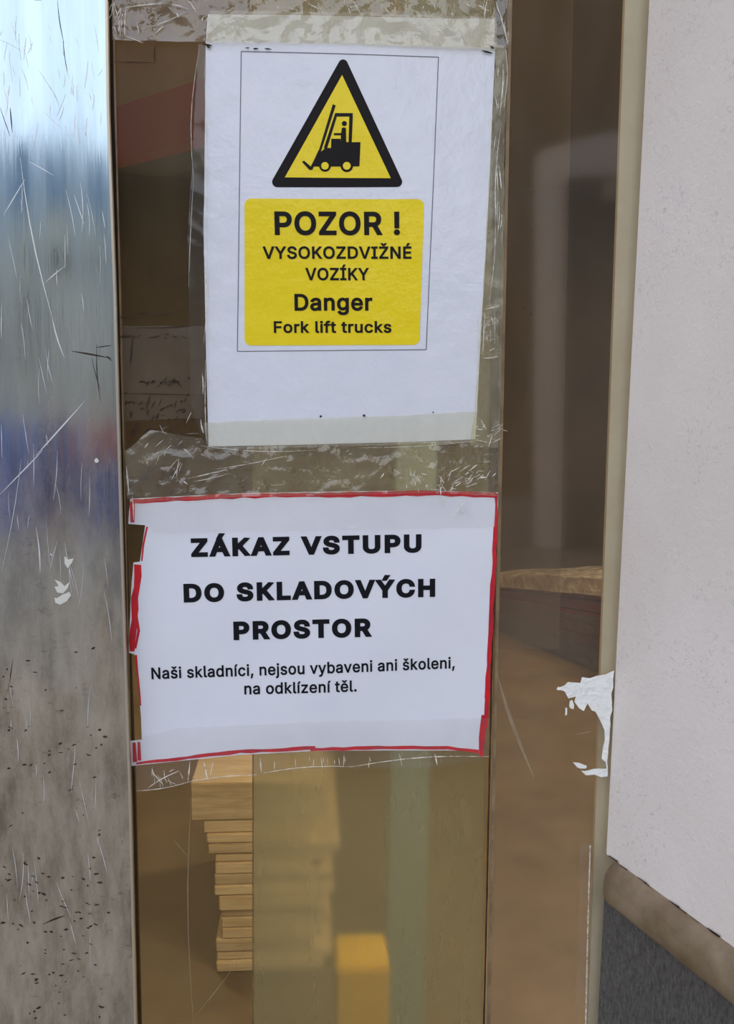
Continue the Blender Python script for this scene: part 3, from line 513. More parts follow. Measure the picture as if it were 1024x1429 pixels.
# ------------------------------------------------------------------ signs
# outlines of the letters needed: advance width and bezier contours (handle, point, handle) in 1/1000
GLYPHS = {"!":[196,[[[87,160,67,160,66,277],[65,393,63,509,86,509],[109,509,132,509,131,393],[129,277,128,160,108,160]],[[111,-4,98,-4,85,-4],[75,0,66,9,57,18],[52,28,52,41,52,53],[57,64,66,73,75,82],[85,86,98,86,111,86],[121,82,130,73,139,64],[143,53,143,41,143,28],[139,18,130,9,121,0]]]],",":[188,[[[53,-119,38,-119,48,-56],[58,8,68,71,91,71],[114,71,137,71,119,8],[102,-56,84,-119,69,-119]]]],".":[188,[[[108,-4,95,-4,83,-4],[72,0,63,9,54,18],[50,28,50,41,50,54],[54,65,63,73,72,82],[83,87,95,87,108,87],[119,82,128,73,137,65],[141,54,141,41,141,28],[137,18,128,9,119,0]]]],"A":[480,[[[39,0,16,0,78,170],[140,339,201,509,226,509],[251,509,276,509,338,339],[401,170,463,0,440,0],[418,0,395,0,359,101],[323,202,287,302,281,321],[273,344,264,372,255,400],[245,435,232,478,236,478],[241,478,245,478,233,435],[222,399,213,371,204,343],[196,320,191,302,155,202],[120,101,85,0,62,0]],[[197,142,110,142,110,161],[110,180,110,199,197,199],[283,199,370,199,370,180],[370,161,370,142,283,142]]]],"C":[510,[[[293,-7,267,-7,223,-7],[184,4,150,25,116,46],[89,76,70,115,50,154],[40,201,40,254,40,308],[50,354,70,393,89,432],[116,462,150,484,184,505],[223,516,267,516,293,516],[317,512,340,504,363,497],[384,486,402,471,420,457],[436,439,448,418,460,398],[468,374,473,348,451,348],[430,348,408,348,404,366],[398,381,389,395,381,408],[370,419,357,428,345,438],[331,444,315,449,300,454],[284,456,267,456,236,456],[208,448,184,432,159,417],[139,394,125,364,111,334],[103,297,103,254,103,211],[111,175,125,145,140,115],[159,92,184,76,209,61],[236,53,267,53,284,53],[300,55,315,60,331,65],[345,71,357,81,370,90],[381,101,389,114,398,128],[404,143,408,160,430,160],[451,160,473,160,469,135],[460,111,448,91,436,70],[421,52,402,38,384,23],[363,12,341,5,318,-3]]]],"D":[502,[[[271,0,219,0,178,0],[137,0,96,0,96,19],[96,38,96,57,136,57],[175,57,215,57,256,57],[291,65,318,81,345,97],[366,119,379,149,392,179],[399,214,399,255,399,296],[392,331,379,361,366,390],[346,412,320,428,293,444],[260,452,221,452,178,452],[136,452,93,452,93,471],[93,490,93,509,137,509],[181,509,225,509,275,509],[317,499,353,478,388,458],[415,429,433,391,452,353],[462,308,462,255,462,202],[452,157,433,119,414,81],[387,51,351,31,314,10]],[[103,509,125,509,125,339],[125,170,125,0,103,0],[82,0,60,0,60,170],[60,339,60,509,82,509]]]],"F":[410,[[[82,0,60,0,60,170],[60,339,60,509,163,509],[266,509,369,509,369,490],[369,471,369,452,288,452],[206,452,125,452,125,394],[125,336,125,278,198,278],[272,278,346,278,346,259],[346,240,346,221,272,221],[198,221,125,221,125,147],[125,74,125,0,103,0]]]],"H":[517,[[[82,0,60,0,60,170],[60,339,60,509,82,509],[103,509,125,509,125,435],[125,362,125,289,214,289],[303,289,392,289,392,362],[392,435,392,509,414,509],[435,509,457,509,457,339],[457,170,457,0,435,0],[414,0,392,0,392,77],[392,155,392,232,303,232],[214,232,125,232,125,155],[125,77,125,0,103,0]]]],"I":[301,[[[111,0,31,0,31,19],[31,38,31,57,60,57],[89,57,118,57,118,189],[118,320,118,452,89,452],[60,452,31,452,31,471],[31,490,31,509,111,509],[190,509,269,509,269,490],[269,471,269,452,240,452],[212,452,183,452,183,320],[183,189,183,57,212,57],[240,57,269,57,269,38],[269,19,269,0,190,0]]]],"K":[467,[[[146,189,104,145,104,169],[104,193,104,216,116,232],[128,247,139,261,151,275],[162,290,174,303,187,317],[199,331,212,344,262,399],[313,454,364,509,392,509],[420,509,448,509,376,431],[304,353,231,276,230,276],[229,276,228,276,187,233]],[[82,0,60,0,60,170],[60,339,60,509,82,509],[103,509,125,509,125,451],[125,392,125,334,124,298],[124,261,124,225,124,214],[124,204,125,193,125,129],[125,64,125,0,103,0]],[[398,0,372,0,311,86],[249,173,188,259,201,276],[215,293,228,309,302,206],[375,103,449,0,423,0]]]],"L":[393,[[[160,0,60,0,60,170],[60,339,60,509,82,509],[103,509,125,509,125,358],[125,208,125,57,203,57],[282,57,361,57,361,38],[361,19,361,0,261,0]]]],"N":[523,[[[82,0,60,0,60,170],[60,339,60,509,85,509],[111,509,136,509,205,400],[274,291,343,183,349,174],[355,164,363,151,370,138],[379,123,388,107,396,90],[405,73,414,55,411,55],[408,54,405,54,403,72],[401,90,401,108,400,126],[399,142,399,157,399,172],[399,185,399,195,399,300],[399,404,399,509,420,509],[442,509,463,509,463,339],[463,170,463,0,438,0],[412,0,387,0,325,97],[264,193,202,290,194,303],[186,316,177,331,169,345],[159,362,148,381,137,400],[123,424,108,452,111,453],[115,453,119,454,120,428],[121,405,122,384,123,362],[124,344,124,328,125,312],[125,300,125,291,125,194],[125,97,125,0,103,0]]]],"O":[533,[[[311,-7,267,-7,223,-7],[184,4,150,25,116,46],[90,76,70,115,50,154],[40,201,40,254,40,308],[50,354,70,393,90,432],[116,462,150,484,184,505],[223,516,267,516,311,516],[350,505,384,484,418,462],[444,432,464,393,483,354],[493,308,493,254,493,201],[483,154,464,115,444,76],[418,46,384,25,350,4]],[[236,53,267,53,297,53],[325,61,349,76,374,91],[394,114,408,144,423,174],[430,211,430,254,430,298],[423,335,408,365,394,395],[374,417,349,433,325,448],[297,456,267,456,236,456],[209,448,184,433,159,417],[140,394,125,364,111,334],[103,297,103,254,103,211],[111,174,125,144,140,114],[159,92,184,76,209,61]]]],"P":[445,[[[82,0,60,0,60,170],[60,339,60,509,118,509],[177,509,235,509,274,509],[307,502,332,487,358,473],[377,454,390,430,402,405],[409,378,409,348,409,317],[402,290,390,265,377,241],[358,222,332,207,307,193],[274,186,235,186,193,186],[151,186,109,186,109,205],[109,224,109,242,150,242],[191,242,233,242,259,242],[281,247,297,256,313,265],[325,278,333,294,341,310],[344,328,344,348,344,368],[341,386,333,402,325,417],[313,430,297,439,280,448],[259,452,232,452,196,452],[160,452,125,452,125,301],[125,151,125,0,103,0]]]],"R":[449,[[[82,0,60,0,60,170],[60,339,60,509,119,509],[177,509,236,509,275,509],[307,502,333,489,359,475],[378,457,390,433,403,410],[409,382,409,352,409,321],[403,295,390,271,378,248],[359,230,333,217,307,204],[275,198,236,198,189,198],[143,198,96,198,96,217],[96,236,96,255,142,255],[188,255,234,255,260,255],[281,259,298,267,314,275],[326,286,334,300,341,315],[345,332,345,352,345,372],[341,390,334,405,326,420],[314,431,298,440,281,448],[259,452,233,452,197,452],[161,452,125,452,125,301],[125,151,125,0,103,0]],[[378,0,353,0,312,76],[271,153,230,229,254,229],[279,229,303,229,344,153],[386,76,428,0,403,0]]]],"S":[447,[[[263,-9,224,-9,187,-9],[155,-3,128,9,100,21],[79,38,64,60,49,82],[40,107,38,137,60,137],[82,137,104,137,106,117],[112,101,123,88,134,75],[149,65,166,59,184,52],[203,49,224,49,247,49],[268,53,286,60,304,68],[319,78,329,92,340,105],[346,121,346,139,346,155],[341,169,332,179,323,189],[311,198,296,205,281,211],[264,217,245,222,224,228],[204,234,184,239,142,251],[109,268,86,289,63,311],[52,339,52,372,52,401],[60,426,75,448,90,469],[111,486,138,498,164,510],[194,516,227,516,261,516],[290,510,316,498,342,486],[362,469,377,449,392,428],[400,404,401,378,380,378],[358,378,337,378,335,403],[323,423,302,437,281,451],[256,459,225,459,203,459],[184,455,167,448,151,441],[138,431,129,418,120,406],[115,391,115,376,115,358],[120,344,131,334,142,323],[154,314,169,308,184,302],[199,297,212,293,230,289],[247,284,264,279,279,275],[295,270,312,264,328,257],[344,248,359,238,373,227],[385,214,395,198,404,181],[408,162,408,139,408,111],[401,86,386,64,372,41],[351,24,323,11,296,-2]]]],"T":[449,[[[85,452,32,452,32,471],[32,490,32,509,160,509],[288,509,417,509,417,490],[417,471,417,452,363,452],[310,452,257,452,257,301],[257,151,257,0,235,0],[214,0,193,0,193,151],[193,301,193,452,139,452]]]],"U":[517,[[[299,-8,259,-8,219,-8],[184,0,154,15,124,31],[101,53,85,80,68,107],[60,138,60,173,60,285],[60,397,60,509,81,509],[103,509,124,509,124,399],[124,288,124,178,124,154],[130,132,141,113,152,94],[167,79,187,68,207,57],[231,52,259,52,287,52],[311,57,331,68,351,79],[366,94,377,113,387,132],[393,154,393,178,393,288],[393,399,393,509,414,509],[436,509,457,509,457,397],[457,285,457,173,457,138],[449,107,433,80,416,53],[393,31,363,15,334,0]]]],"V":[480,[[[229,0,204,0,141,170],[79,339,16,509,39,509],[62,509,84,509,120,408],[156,307,192,206,198,189],[206,166,215,137,224,109],[235,73,248,31,243,31],[239,31,235,31,247,74],[258,110,267,138,276,166],[284,189,290,206,325,307],[360,408,395,509,417,509],[440,509,463,509,401,339],[340,170,278,0,253,0]]]],"Y":[472,[[[225,0,203,0,203,69],[203,139,203,208,141,308],[79,409,16,509,41,509],[66,509,91,509,125,454],[159,399,192,344,203,326],[213,309,222,292,231,275],[240,255,250,230,241,230],[232,230,224,230,233,255],[242,276,251,293,260,310],[270,327,280,344,314,399],[347,454,381,509,406,509],[430,509,455,509,393,409],[330,308,268,208,268,139],[268,69,268,0,247,0]]]],"Z":[438,[[[161,0,42,0,42,15],[42,31,42,46,119,159],[196,272,273,385,284,400],[295,415,306,431,318,446],[329,461,341,476,343,469],[346,461,348,454,327,453],[306,453,285,452,264,452],[244,452,223,452,162,452],[101,452,40,452,40,471],[40,490,40,509,159,509],[278,509,397,509,397,493],[397,477,397,462,321,351],[245,240,169,129,158,113],[146,97,134,81,122,65],[110,49,97,33,95,40],[93,47,90,54,111,55],[132,56,152,57,173,57],[193,57,214,57,276,57],[338,57,399,57,399,38],[399,19,399,0,280,0]]]],"a":[389,[[[182,-9,160,-9,136,-9],[114,-4,94,5,75,14],[59,27,48,45,36,62],[30,83,30,108,30,130],[35,147,43,161,52,175],[63,185,78,193,92,201],[108,207,125,211,143,215],[160,218,178,220,201,223],[219,225,234,227,248,228],[258,231,265,235,272,239],[276,245,276,255,276,255],[276,256,276,257,276,272],[273,286,267,297,261,308],[252,316,240,322,228,328],[213,331,196,331,178,331],[162,328,149,322,136,317],[126,309,118,301,110,292],[104,283,100,274,80,280],[61,285,41,291,50,314],[62,332,79,346,95,360],[113,369,133,375,153,381],[173,384,194,384,208,384],[223,383,239,379,255,376],[271,370,286,360,301,351],[313,338,322,320,332,303],[337,280,337,251,337,168],[337,84,337,0,317,0],[297,0,277,0,277,17],[277,35,277,52,275,52],[274,52,272,52,268,43],[261,34,252,25,243,15],[230,7,215,1,200,-5]],[[155,45,170,45,193,45],[212,50,228,59,243,68],[255,79,263,93,271,107],[276,122,276,138,276,155],[276,173,276,190,273,187],[268,184,259,182,251,180],[242,178,231,176,221,174],[210,172,200,171,190,170],[182,169,175,168,161,166],[147,163,134,159,121,154],[111,148,103,139,96,131],[92,119,92,105,92,92],[95,81,102,72,109,63],[118,57,130,52,142,48]]]],"b":[424,[[[261,-8,229,-8,206,-8],[187,-4,172,4,158,12],[146,21,138,31,129,42],[123,51,118,59,116,59],[114,59,112,59,112,39],[112,20,112,0,92,0],[72,0,53,0,53,170],[53,339,53,509,73,509],[93,509,114,509,114,446],[114,382,114,319,115,319],[117,319,118,319,123,327],[129,336,137,346,145,356],[157,365,171,373,186,381],[205,384,229,384,261,384],[289,376,313,361,337,345],[356,322,370,293,383,263],[390,229,390,189,390,149],[383,114,370,84,356,55],[337,32,313,16,289,0]],[[197,47,220,47,244,47],[263,53,279,66,295,78],[308,95,316,117,324,138],[328,162,328,189,328,216],[324,240,316,261,308,282],[296,299,280,311,264,324],[244,330,220,330,197,330],[177,324,161,312,145,300],[133,284,125,263,117,242],[113,217,113,189,113,161],[117,136,125,115,133,94],[146,77,162,65,178,53]]]],"c":[396,[[[226,-8,207,-8,173,-8],[143,0,117,16,91,33],[71,56,56,85,41,114],[34,149,34,187,34,227],[41,262,56,291,71,321],[91,343,117,360,143,376],[173,384,207,384,226,384],[243,382,260,377,276,372],[292,365,305,356,319,347],[330,335,340,322,350,309],[357,294,362,277,342,272],[322,267,303,262,300,272],[296,281,290,289,285,297],[278,305,270,311,262,317],[253,322,242,325,232,328],[220,330,207,330,182,330],[161,323,145,310,129,297],[116,280,108,258,100,237],[96,213,96,187,96,162],[100,139,108,117,116,96],[129,79,145,66,161,53],[182,46,207,46,220,46],[232,48,243,52,253,55],[263,60,271,66,279,72],[286,80,292,89,297,97],[301,107,304,117,324,112],[343,107,363,102,358,85],[351,70,341,56,332,43],[320,31,306,21,293,12],[277,4,261,-1,244,-6]]]],"d":[424,[[[219,-8,195,-8,164,-8],[136,0,111,16,87,32],[68,55,55,84,41,114],[34,149,34,189,34,229],[41,263,55,293,69,322],[88,345,112,361,136,376],[164,384,196,384,219,384],[238,381,253,373,268,365],[279,356,287,346,296,336],[302,327,306,319,308,319],[309,319,311,319,311,382],[311,446,311,509,331,509],[351,509,372,509,372,339],[372,170,372,0,352,0],[332,0,313,0,313,20],[313,39,313,59,311,59],[309,59,307,59,302,51],[295,42,287,31,278,21],[267,12,252,4,238,-4]],[[181,47,205,47,227,47],[247,53,263,65,279,77],[291,94,299,115,308,136],[312,161,312,189,312,217],[308,242,300,263,292,284],[279,300,263,312,247,324],[228,330,205,330,181,330],[161,324,145,311,129,299],[116,282,108,261,100,240],[96,216,96,189,96,162],[100,138,109,117,117,95],[129,78,145,66,161,53]]]],"e":[404,[[[238,-8,212,-8,175,-8],[143,0,117,16,90,33],[70,56,56,85,41,114],[34,148,34,187,34,226],[41,260,55,290,69,319],[89,343,115,359,141,376],[171,384,205,384,226,384],[246,381,266,374,285,367],[303,356,319,341,335,326],[348,306,357,282,366,258],[371,228,371,194,371,186],[371,178,371,169,272,169],[174,169,75,169,75,187],[75,204,75,221,163,221],[250,221,338,221,329,215],[319,208,310,202,310,227],[306,249,298,269,290,288],[278,303,263,314,247,325],[228,330,205,330,182,330],[163,325,146,313,130,302],[118,288,109,270,100,251],[96,232,96,211,96,200],[96,189,96,178,96,150],[101,126,110,106,120,87],[134,72,151,61,168,51],[189,46,212,46,228,46],[241,48,254,53,266,57],[277,64,285,73,294,82],[301,93,306,105,325,101],[345,96,365,91,359,71],[349,54,335,39,321,24],[303,13,283,4,262,-4]]]],"f":[254,[[[154,379,228,379,228,362],[228,344,228,327,154,327],[80,327,6,327,6,344],[6,362,6,379,80,379]],[[101,0,81,0,81,144],[81,288,81,432,81,453],[86,471,96,486,106,500],[119,511,135,519,152,526],[169,530,187,530,201,530],[213,529,222,527,232,525],[238,523,243,521,238,503],[233,486,227,468,224,470],[220,471,215,472,210,473],[203,474,195,474,176,474],[163,469,154,460,146,451],[142,437,142,419,142,279],[142,140,142,0,121,0]]]],"g":[425,[[[238,-151,207,-151,179,-151],[155,-147,134,-140,113,-132],[96,-123,82,-110,69,-98],[58,-84,51,-69,67,-60],[84,-50,101,-41,107,-49],[113,-57,122,-66,130,-75],[141,-82,154,-88,168,-94],[186,-97,207,-97,238,-97],[263,-90,282,-75,302,-60],[311,-37,311,-6,311,19],[311,44,311,68,310,68],[308,68,306,68,301,60],[295,51,287,41,278,32],[267,23,252,16,238,8],[219,5,195,5,164,5],[137,12,113,27,88,41],[69,62,55,90,41,118],[34,152,34,191,34,230],[41,264,55,293,69,322],[88,345,112,361,137,376],[165,384,196,384,220,384],[239,381,253,373,268,365],[280,356,288,346,297,336],[303,327,308,319,309,319],[311,319,313,319,313,339],[313,359,313,379,333,379],[353,379,372,379,372,250],[372,121,372,-9,372,-42],[365,-69,350,-90,335,-111],[316,-126,291,-136,266,-146]],[[181,59,205,59,228,59],[248,64,264,75,280,86],[292,101,300,121,308,141],[312,165,312,193,312,220],[308,243,300,264,292,284],[280,301,264,312,248,324],[228,330,205,330,181,330],[161,324,145,312,129,299],[117,283,109,262,100,242],[96,219,96,193,96,166],[100,143,109,123,117,103],[129,87,145,76,162,65]]]],"i":[167,[[[73,0,53,0,53,126],[53,253,53,379,73,379],[93,379,114,379,114,253],[114,126,114,0,93,0]],[[95,443,84,443,72,443],[62,447,54,455,45,462],[41,472,41,483,41,494],[45,504,54,512,62,520],[72,524,84,524,95,524],[106,520,114,512,122,504],[126,494,126,483,126,472],[122,462,114,455,106,447]]]],"j":[167,[[[53,243,53,379,73,379],[93,379,114,379,114,243],[114,106,114,-30,114,-53],[110,-73,102,-90,93,-107],[81,-120,65,-129,48,-138],[28,-143,4,-143,-1,-143],[-5,-143,-10,-143,-10,-124],[-10,-105,-10,-87,-6,-87],[-2,-87,2,-87,20,-87],[32,-82,40,-72,49,-62],[53,-48,53,-29,53,107]],[[95,443,83,443,72,443],[62,447,53,455,45,462],[41,472,41,483,41,494],[45,504,53,512,62,520],[72,524,83,524,95,524],[105,520,114,512,122,504],[126,494,126,483,126,472],[122,462,114,455,105,447]]]],"k":[381,[[[132,158,110,137,110,162],[110,187,110,212,113,212],[117,212,121,212,175,268],[230,323,284,379,310,379],[335,379,360,379,301,319],[243,259,184,199,182,199],[179,199,177,199,155,178]],[[73,0,53,0,53,170],[53,339,53,509,73,509],[93,509,114,509,114,339],[114,170,114,0,93,0]],[[320,0,294,0,245,62],[197,124,148,186,162,200],[177,214,191,229,252,152],[312,76,372,0,346,0]]]],"l":[189,[[[147,-2,139,-2,110,-2],[88,5,74,20,60,35],[53,57,53,84,53,226],[53,367,53,509,73,509],[93,509,114,509,114,372],[114,235,114,99,114,81],[116,69,120,62,125,55],[133,52,146,52,152,52],[157,52,160,53,164,53],[167,54,170,54,173,37],[177,20,181,3,175,1],[169,0,162,-1,154,-2]]]],"n":[410,[[[114,249,114,227,114,151],[114,76,114,0,93,0],[73,0,53,0,53,126],[53,253,53,379,72,379],[92,379,112,379,112,349],[112,318,112,287,109,287],[106,287,102,287,114,322],[131,347,152,362,174,377],[199,384,227,384,253,384],[276,379,295,369,314,358],[330,342,341,321,352,299],[357,273,357,240,357,160],[357,80,357,0,337,0],[316,0,296,0,296,78],[296,157,296,235,296,265],[288,288,273,304,258,321],[237,329,210,329,192,329],[175,325,161,317,146,309],[135,298,126,283,118,267]]]],"o":[415,[[[242,-8,207,-8,173,-8],[143,0,117,16,91,33],[71,56,56,85,41,114],[34,149,34,187,34,227],[41,262,56,291,71,321],[91,343,117,360,143,376],[173,384,207,384,242,384],[273,376,299,360,325,343],[345,321,359,291,374,262],[381,227,381,187,381,149],[374,114,359,85,345,56],[325,33,299,16,273,0]],[[182,46,207,46,233,46],[254,53,270,66,287,79],[299,96,307,117,315,139],[319,162,319,187,319,213],[315,236,307,258,299,280],[287,297,270,310,254,323],[233,330,207,330,182,330],[161,323,145,310,129,297],[116,280,108,258,100,237],[96,213,96,187,96,162],[100,139,108,117,116,96],[129,79,145,66,161,53]]]],"r":[259,[[[73,0,53,0,53,126],[53,253,53,379,72,379],[92,379,112,379,112,360],[112,340,112,321,113,321],[114,321,115,321,122,340],[135,355,152,367,170,379],[190,385,213,385,218,385],[223,385,229,384,235,384],[240,384,243,384,243,363],[243,343,243,322,242,323],[237,323,230,324,223,325],[215,326,207,326,189,326],[173,322,159,315,145,307],[134,297,126,284,118,270],[114,255,114,237,114,158],[114,79,114,0,93,0]]]],"s":[365,[[[211,-8,182,-8,156,-8],[133,-4,112,3,92,11],[75,23,62,38,49,53],[40,72,36,94,55,98],[74,102,94,107,99,86],[109,70,124,60,139,50],[158,45,181,45,208,45],[229,51,244,62,260,74],[268,87,268,103,268,116],[263,127,254,136,245,144],[231,151,212,155,191,160],[170,165,149,170,115,178],[89,191,72,208,55,225],[47,247,47,274,47,296],[53,315,65,332,77,348],[94,361,115,370,136,380],[160,384,187,384,213,384],[235,380,254,372,272,365],[287,353,299,339,310,325],[319,309,324,290,305,286],[287,281,268,277,263,292],[255,304,243,316,230,327],[212,333,187,333,165,333],[146,327,131,317,116,306],[109,293,109,277,109,263],[114,252,124,243,134,235],[150,228,172,223,191,218],[210,214,229,209,264,201],[290,188,306,171,323,154],[331,133,331,107,331,84],[325,64,312,47,300,30],[282,16,260,6,237,-3]]]],"t":[227,[[[138,379,204,379,204,362],[204,344,204,327,138,327],[72,327,6,327,6,344],[6,362,6,379,72,379]],[[65,345,65,471,85,471],[106,471,126,471,126,347],[126,222,126,98,126,81],[129,69,136,61,143,54],[154,50,170,50,174,50],[179,50,185,51,191,52],[197,53,202,54,206,36],[209,19,213,2,207,0],[200,-2,192,-3,184,-4],[176,-4,168,-4,136,-4],[110,4,92,21,74,38],[65,62,65,93,65,219]]]],"u":[410,[[[211,-5,182,-5,157,-5],[134,0,115,11,95,21],[80,37,69,59,58,80],[53,107,53,139,53,219],[53,299,53,379,73,379],[93,379,114,379,114,301],[114,222,114,144,114,114],[121,91,137,75,152,58],[173,50,200,50,218,50],[235,54,249,62,264,70],[275,81,283,97,292,112],[296,131,296,153,296,228],[296,304,296,379,316,379],[337,379,357,379,357,253],[357,126,357,0,337,0],[318,0,298,0,298,31],[298,61,298,92,301,92],[304,92,307,92,295,57],[279,32,257,17,235,2]]]],"v":[389,[[[184,0,163,0,114,126],[66,253,17,379,40,379],[62,379,84,379,111,305],[138,230,165,155,174,132],[181,110,187,87,193,64],[199,42,206,21,198,21],[191,21,184,21,191,42],[197,64,203,87,209,110],[216,132,224,155,251,230],[278,305,305,379,327,379],[349,379,371,379,323,253],[275,126,226,0,205,0]]]],"y":[389,[[[51,-140,47,-139,52,-121],[57,-103,61,-86,65,-86],[68,-87,71,-87,83,-90],[94,-91,104,-89,114,-87],[122,-82,130,-74,138,-66],[145,-53,151,-36,155,-24],[159,-13,163,-1,114,126],[66,252,17,379,40,379],[62,379,84,379,111,305],[138,230,165,155,174,132],[181,109,187,87,193,64],[199,42,206,21,198,21],[191,21,184,21,190,42],[196,64,202,87,209,110],[216,132,224,155,251,230],[278,305,305,379,327,379],[349,379,371,379,316,234],[260,88,204,-58,196,-78],[187,-94,177,-107,166,-120],[153,-129,139,-136,125,-142],[109,-145,91,-145,81,-145],[72,-144,65,-143,57,-142]]]],"z":[380,[[[141,0,42,0,42,15],[42,30,42,46,112,137],[183,228,254,320,254,321],[254,322,254,323,185,323],[117,323,48,323,48,342],[48,361,48,379,143,379],[238,379,333,379,333,363],[333,347,333,331,264,241],[195,150,126,60,126,59],[126,58,126,56,197,56],[268,56,339,56,339,38],[339,19,339,0,240,0]]]],"Á":[480,[[[39,0,16,0,78,170],[140,339,201,509,226,509],[251,509,276,509,338,339],[401,170,463,0,440,0],[418,0,395,0,359,101],[323,202,287,302,281,321],[273,344,264,372,255,400],[245,435,232,478,236,478],[241,478,245,478,233,435],[222,399,213,371,204,343],[196,320,191,302,155,202],[120,101,85,0,62,0]],[[197,142,110,142,110,161],[110,180,110,199,197,199],[283,199,370,199,370,180],[370,161,370,142,283,142]],[[229,558,213,558,229,592],[245,625,260,659,283,659],[306,659,329,659,307,625],[285,592,263,558,246,558]]]],"É":[419,[[[165,0,60,0,60,170],[60,339,60,509,164,509],[268,509,372,509,372,490],[372,471,372,452,290,452],[207,452,125,452,125,396],[125,341,125,286,202,286],[278,286,355,286,355,267],[355,248,355,229,278,229],[202,229,125,229,125,172],[125,114,125,57,208,57],[292,57,375,57,375,38],[375,19,375,0,270,0]],[[208,558,191,558,207,592],[223,625,239,659,261,659],[284,659,307,659,285,625],[263,592,241,558,224,558]]]],"Í":[301,[[[111,0,31,0,31,19],[31,38,31,57,60,57],[89,57,118,57,118,189],[118,320,118,452,89,452],[60,452,31,452,31,471],[31,490,31,509,111,509],[190,509,269,509,269,490],[269,471,269,452,240,452],[212,452,183,452,183,320],[183,189,183,57,212,57],[240,57,269,57,269,38],[269,19,269,0,190,0]],[[140,558,124,558,140,592],[155,625,171,659,194,659],[217,659,240,659,218,625],[196,592,174,558,157,558]]]],"Ý":[472,[[[225,0,203,0,203,69],[203,139,203,208,141,308],[79,409,16,509,41,509],[66,509,91,509,125,454],[159,399,192,344,203,326],[213,309,222,292,231,275],[240,255,250,230,241,230],[232,230,224,230,233,255],[242,276,251,293,260,310],[270,327,280,344,314,399],[347,454,381,509,406,509],[430,509,455,509,393,409],[330,308,268,208,268,139],[268,69,268,0,247,0]],[[226,558,209,558,225,592],[241,625,257,659,280,659],[302,659,325,659,303,625],[281,592,259,558,242,558]]]],"í":[167,[[[73,0,53,0,53,126],[53,253,53,379,73,379],[93,379,114,379,114,253],[114,126,114,0,93,0]],[[73,429,57,429,73,462],[89,496,104,529,127,529],[150,529,173,529,151,496],[129,462,107,429,90,429]]]],"ě":[404,[[[238,-8,212,-8,175,-8],[143,0,117,16,90,33],[70,56,56,85,41,114],[34,148,34,187,34,226],[41,260,55,290,69,319],[89,343,115,359,141,376],[171,384,205,384,226,384],[246,381,266,374,285,367],[303,356,319,341,335,326],[348,306,357,282,366,258],[371,228,371,194,371,186],[371,178,371,169,272,169],[174,169,75,169,75,187],[75,204,75,221,163,221],[250,221,338,221,329,215],[319,208,310,202,310,227],[306,249,298,269,290,288],[278,303,263,314,247,325],[228,330,205,330,182,330],[163,325,146,313,130,302],[118,288,109,270,100,251],[96,232,96,211,96,200],[96,189,96,178,96,150],[101,126,110,106,120,87],[134,72,151,61,168,51],[189,46,212,46,228,46],[241,48,254,53,266,57],[277,64,285,73,294,82],[301,93,306,105,325,101],[345,96,365,91,359,71],[349,54,335,39,321,24],[303,13,283,4,262,-4]],[[135,529,155,529,171,509],[187,489,204,469,220,489],[236,509,252,529,273,529],[293,529,313,529,313,528],[313,527,313,526,287,496],[260,466,233,435,213,435],[194,435,175,435,148,466],[121,496,95,526,95,527],[95,528,95,529,115,529]]]],"š":[365,[[[211,-8,182,-8,156,-8],[133,-4,112,3,92,11],[75,23,62,38,49,53],[40,72,36,94,55,98],[74,102,94,107,99,86],[109,70,124,60,139,50],[158,45,181,45,208,45],[229,51,244,62,260,74],[268,87,268,103,268,116],[263,127,254,136,245,144],[231,151,212,155,191,160],[170,165,149,170,115,178],[89,191,72,208,55,225],[47,247,47,274,47,296],[53,315,65,332,77,348],[94,361,115,370,136,380],[160,384,187,384,213,384],[235,380,254,372,272,365],[287,353,299,339,310,325],[319,309,324,290,305,286],[287,281,268,277,263,292],[255,304,243,316,230,327],[212,333,187,333,165,333],[146,327,131,317,116,306],[109,293,109,277,109,263],[114,252,124,243,134,235],[150,228,172,223,191,218],[210,214,229,209,264,201],[290,188,306,171,323,154],[331,133,331,107,331,84],[325,64,312,47,300,30],[282,16,260,6,237,-3]],[[117,529,137,529,153,509],[170,489,186,469,202,489],[218,509,235,529,255,529],[275,529,296,529,296,528],[296,527,296,526,269,496],[242,466,215,435,196,435],[176,435,157,435,130,466],[104,496,77,526,77,527],[77,528,77,529,97,529]]]],"Ž":[438,[[[161,0,42,0,42,15],[42,31,42,46,119,159],[196,272,273,385,284,400],[295,415,306,431,318,446],[329,461,341,476,343,469],[346,461,348,454,327,453],[306,453,285,452,264,452],[244,452,223,452,162,452],[101,452,40,452,40,471],[40,490,40,509,159,509],[278,509,397,509,397,493],[397,477,397,462,321,351],[245,240,169,129,158,113],[146,97,134,81,122,65],[110,49,97,33,95,40],[93,47,90,54,111,55],[132,56,152,57,173,57],[193,57,214,57,276,57],[338,57,399,57,399,38],[399,19,399,0,280,0]],[[150,659,170,659,186,639],[203,619,219,599,235,619],[252,639,268,659,288,659],[308,659,329,659,329,658],[329,657,329,656,302,625],[275,595,248,565,229,565],[210,565,190,565,163,595],[137,625,110,656,110,657],[110,658,110,659,130,659]]]]," ":[188,[]]}

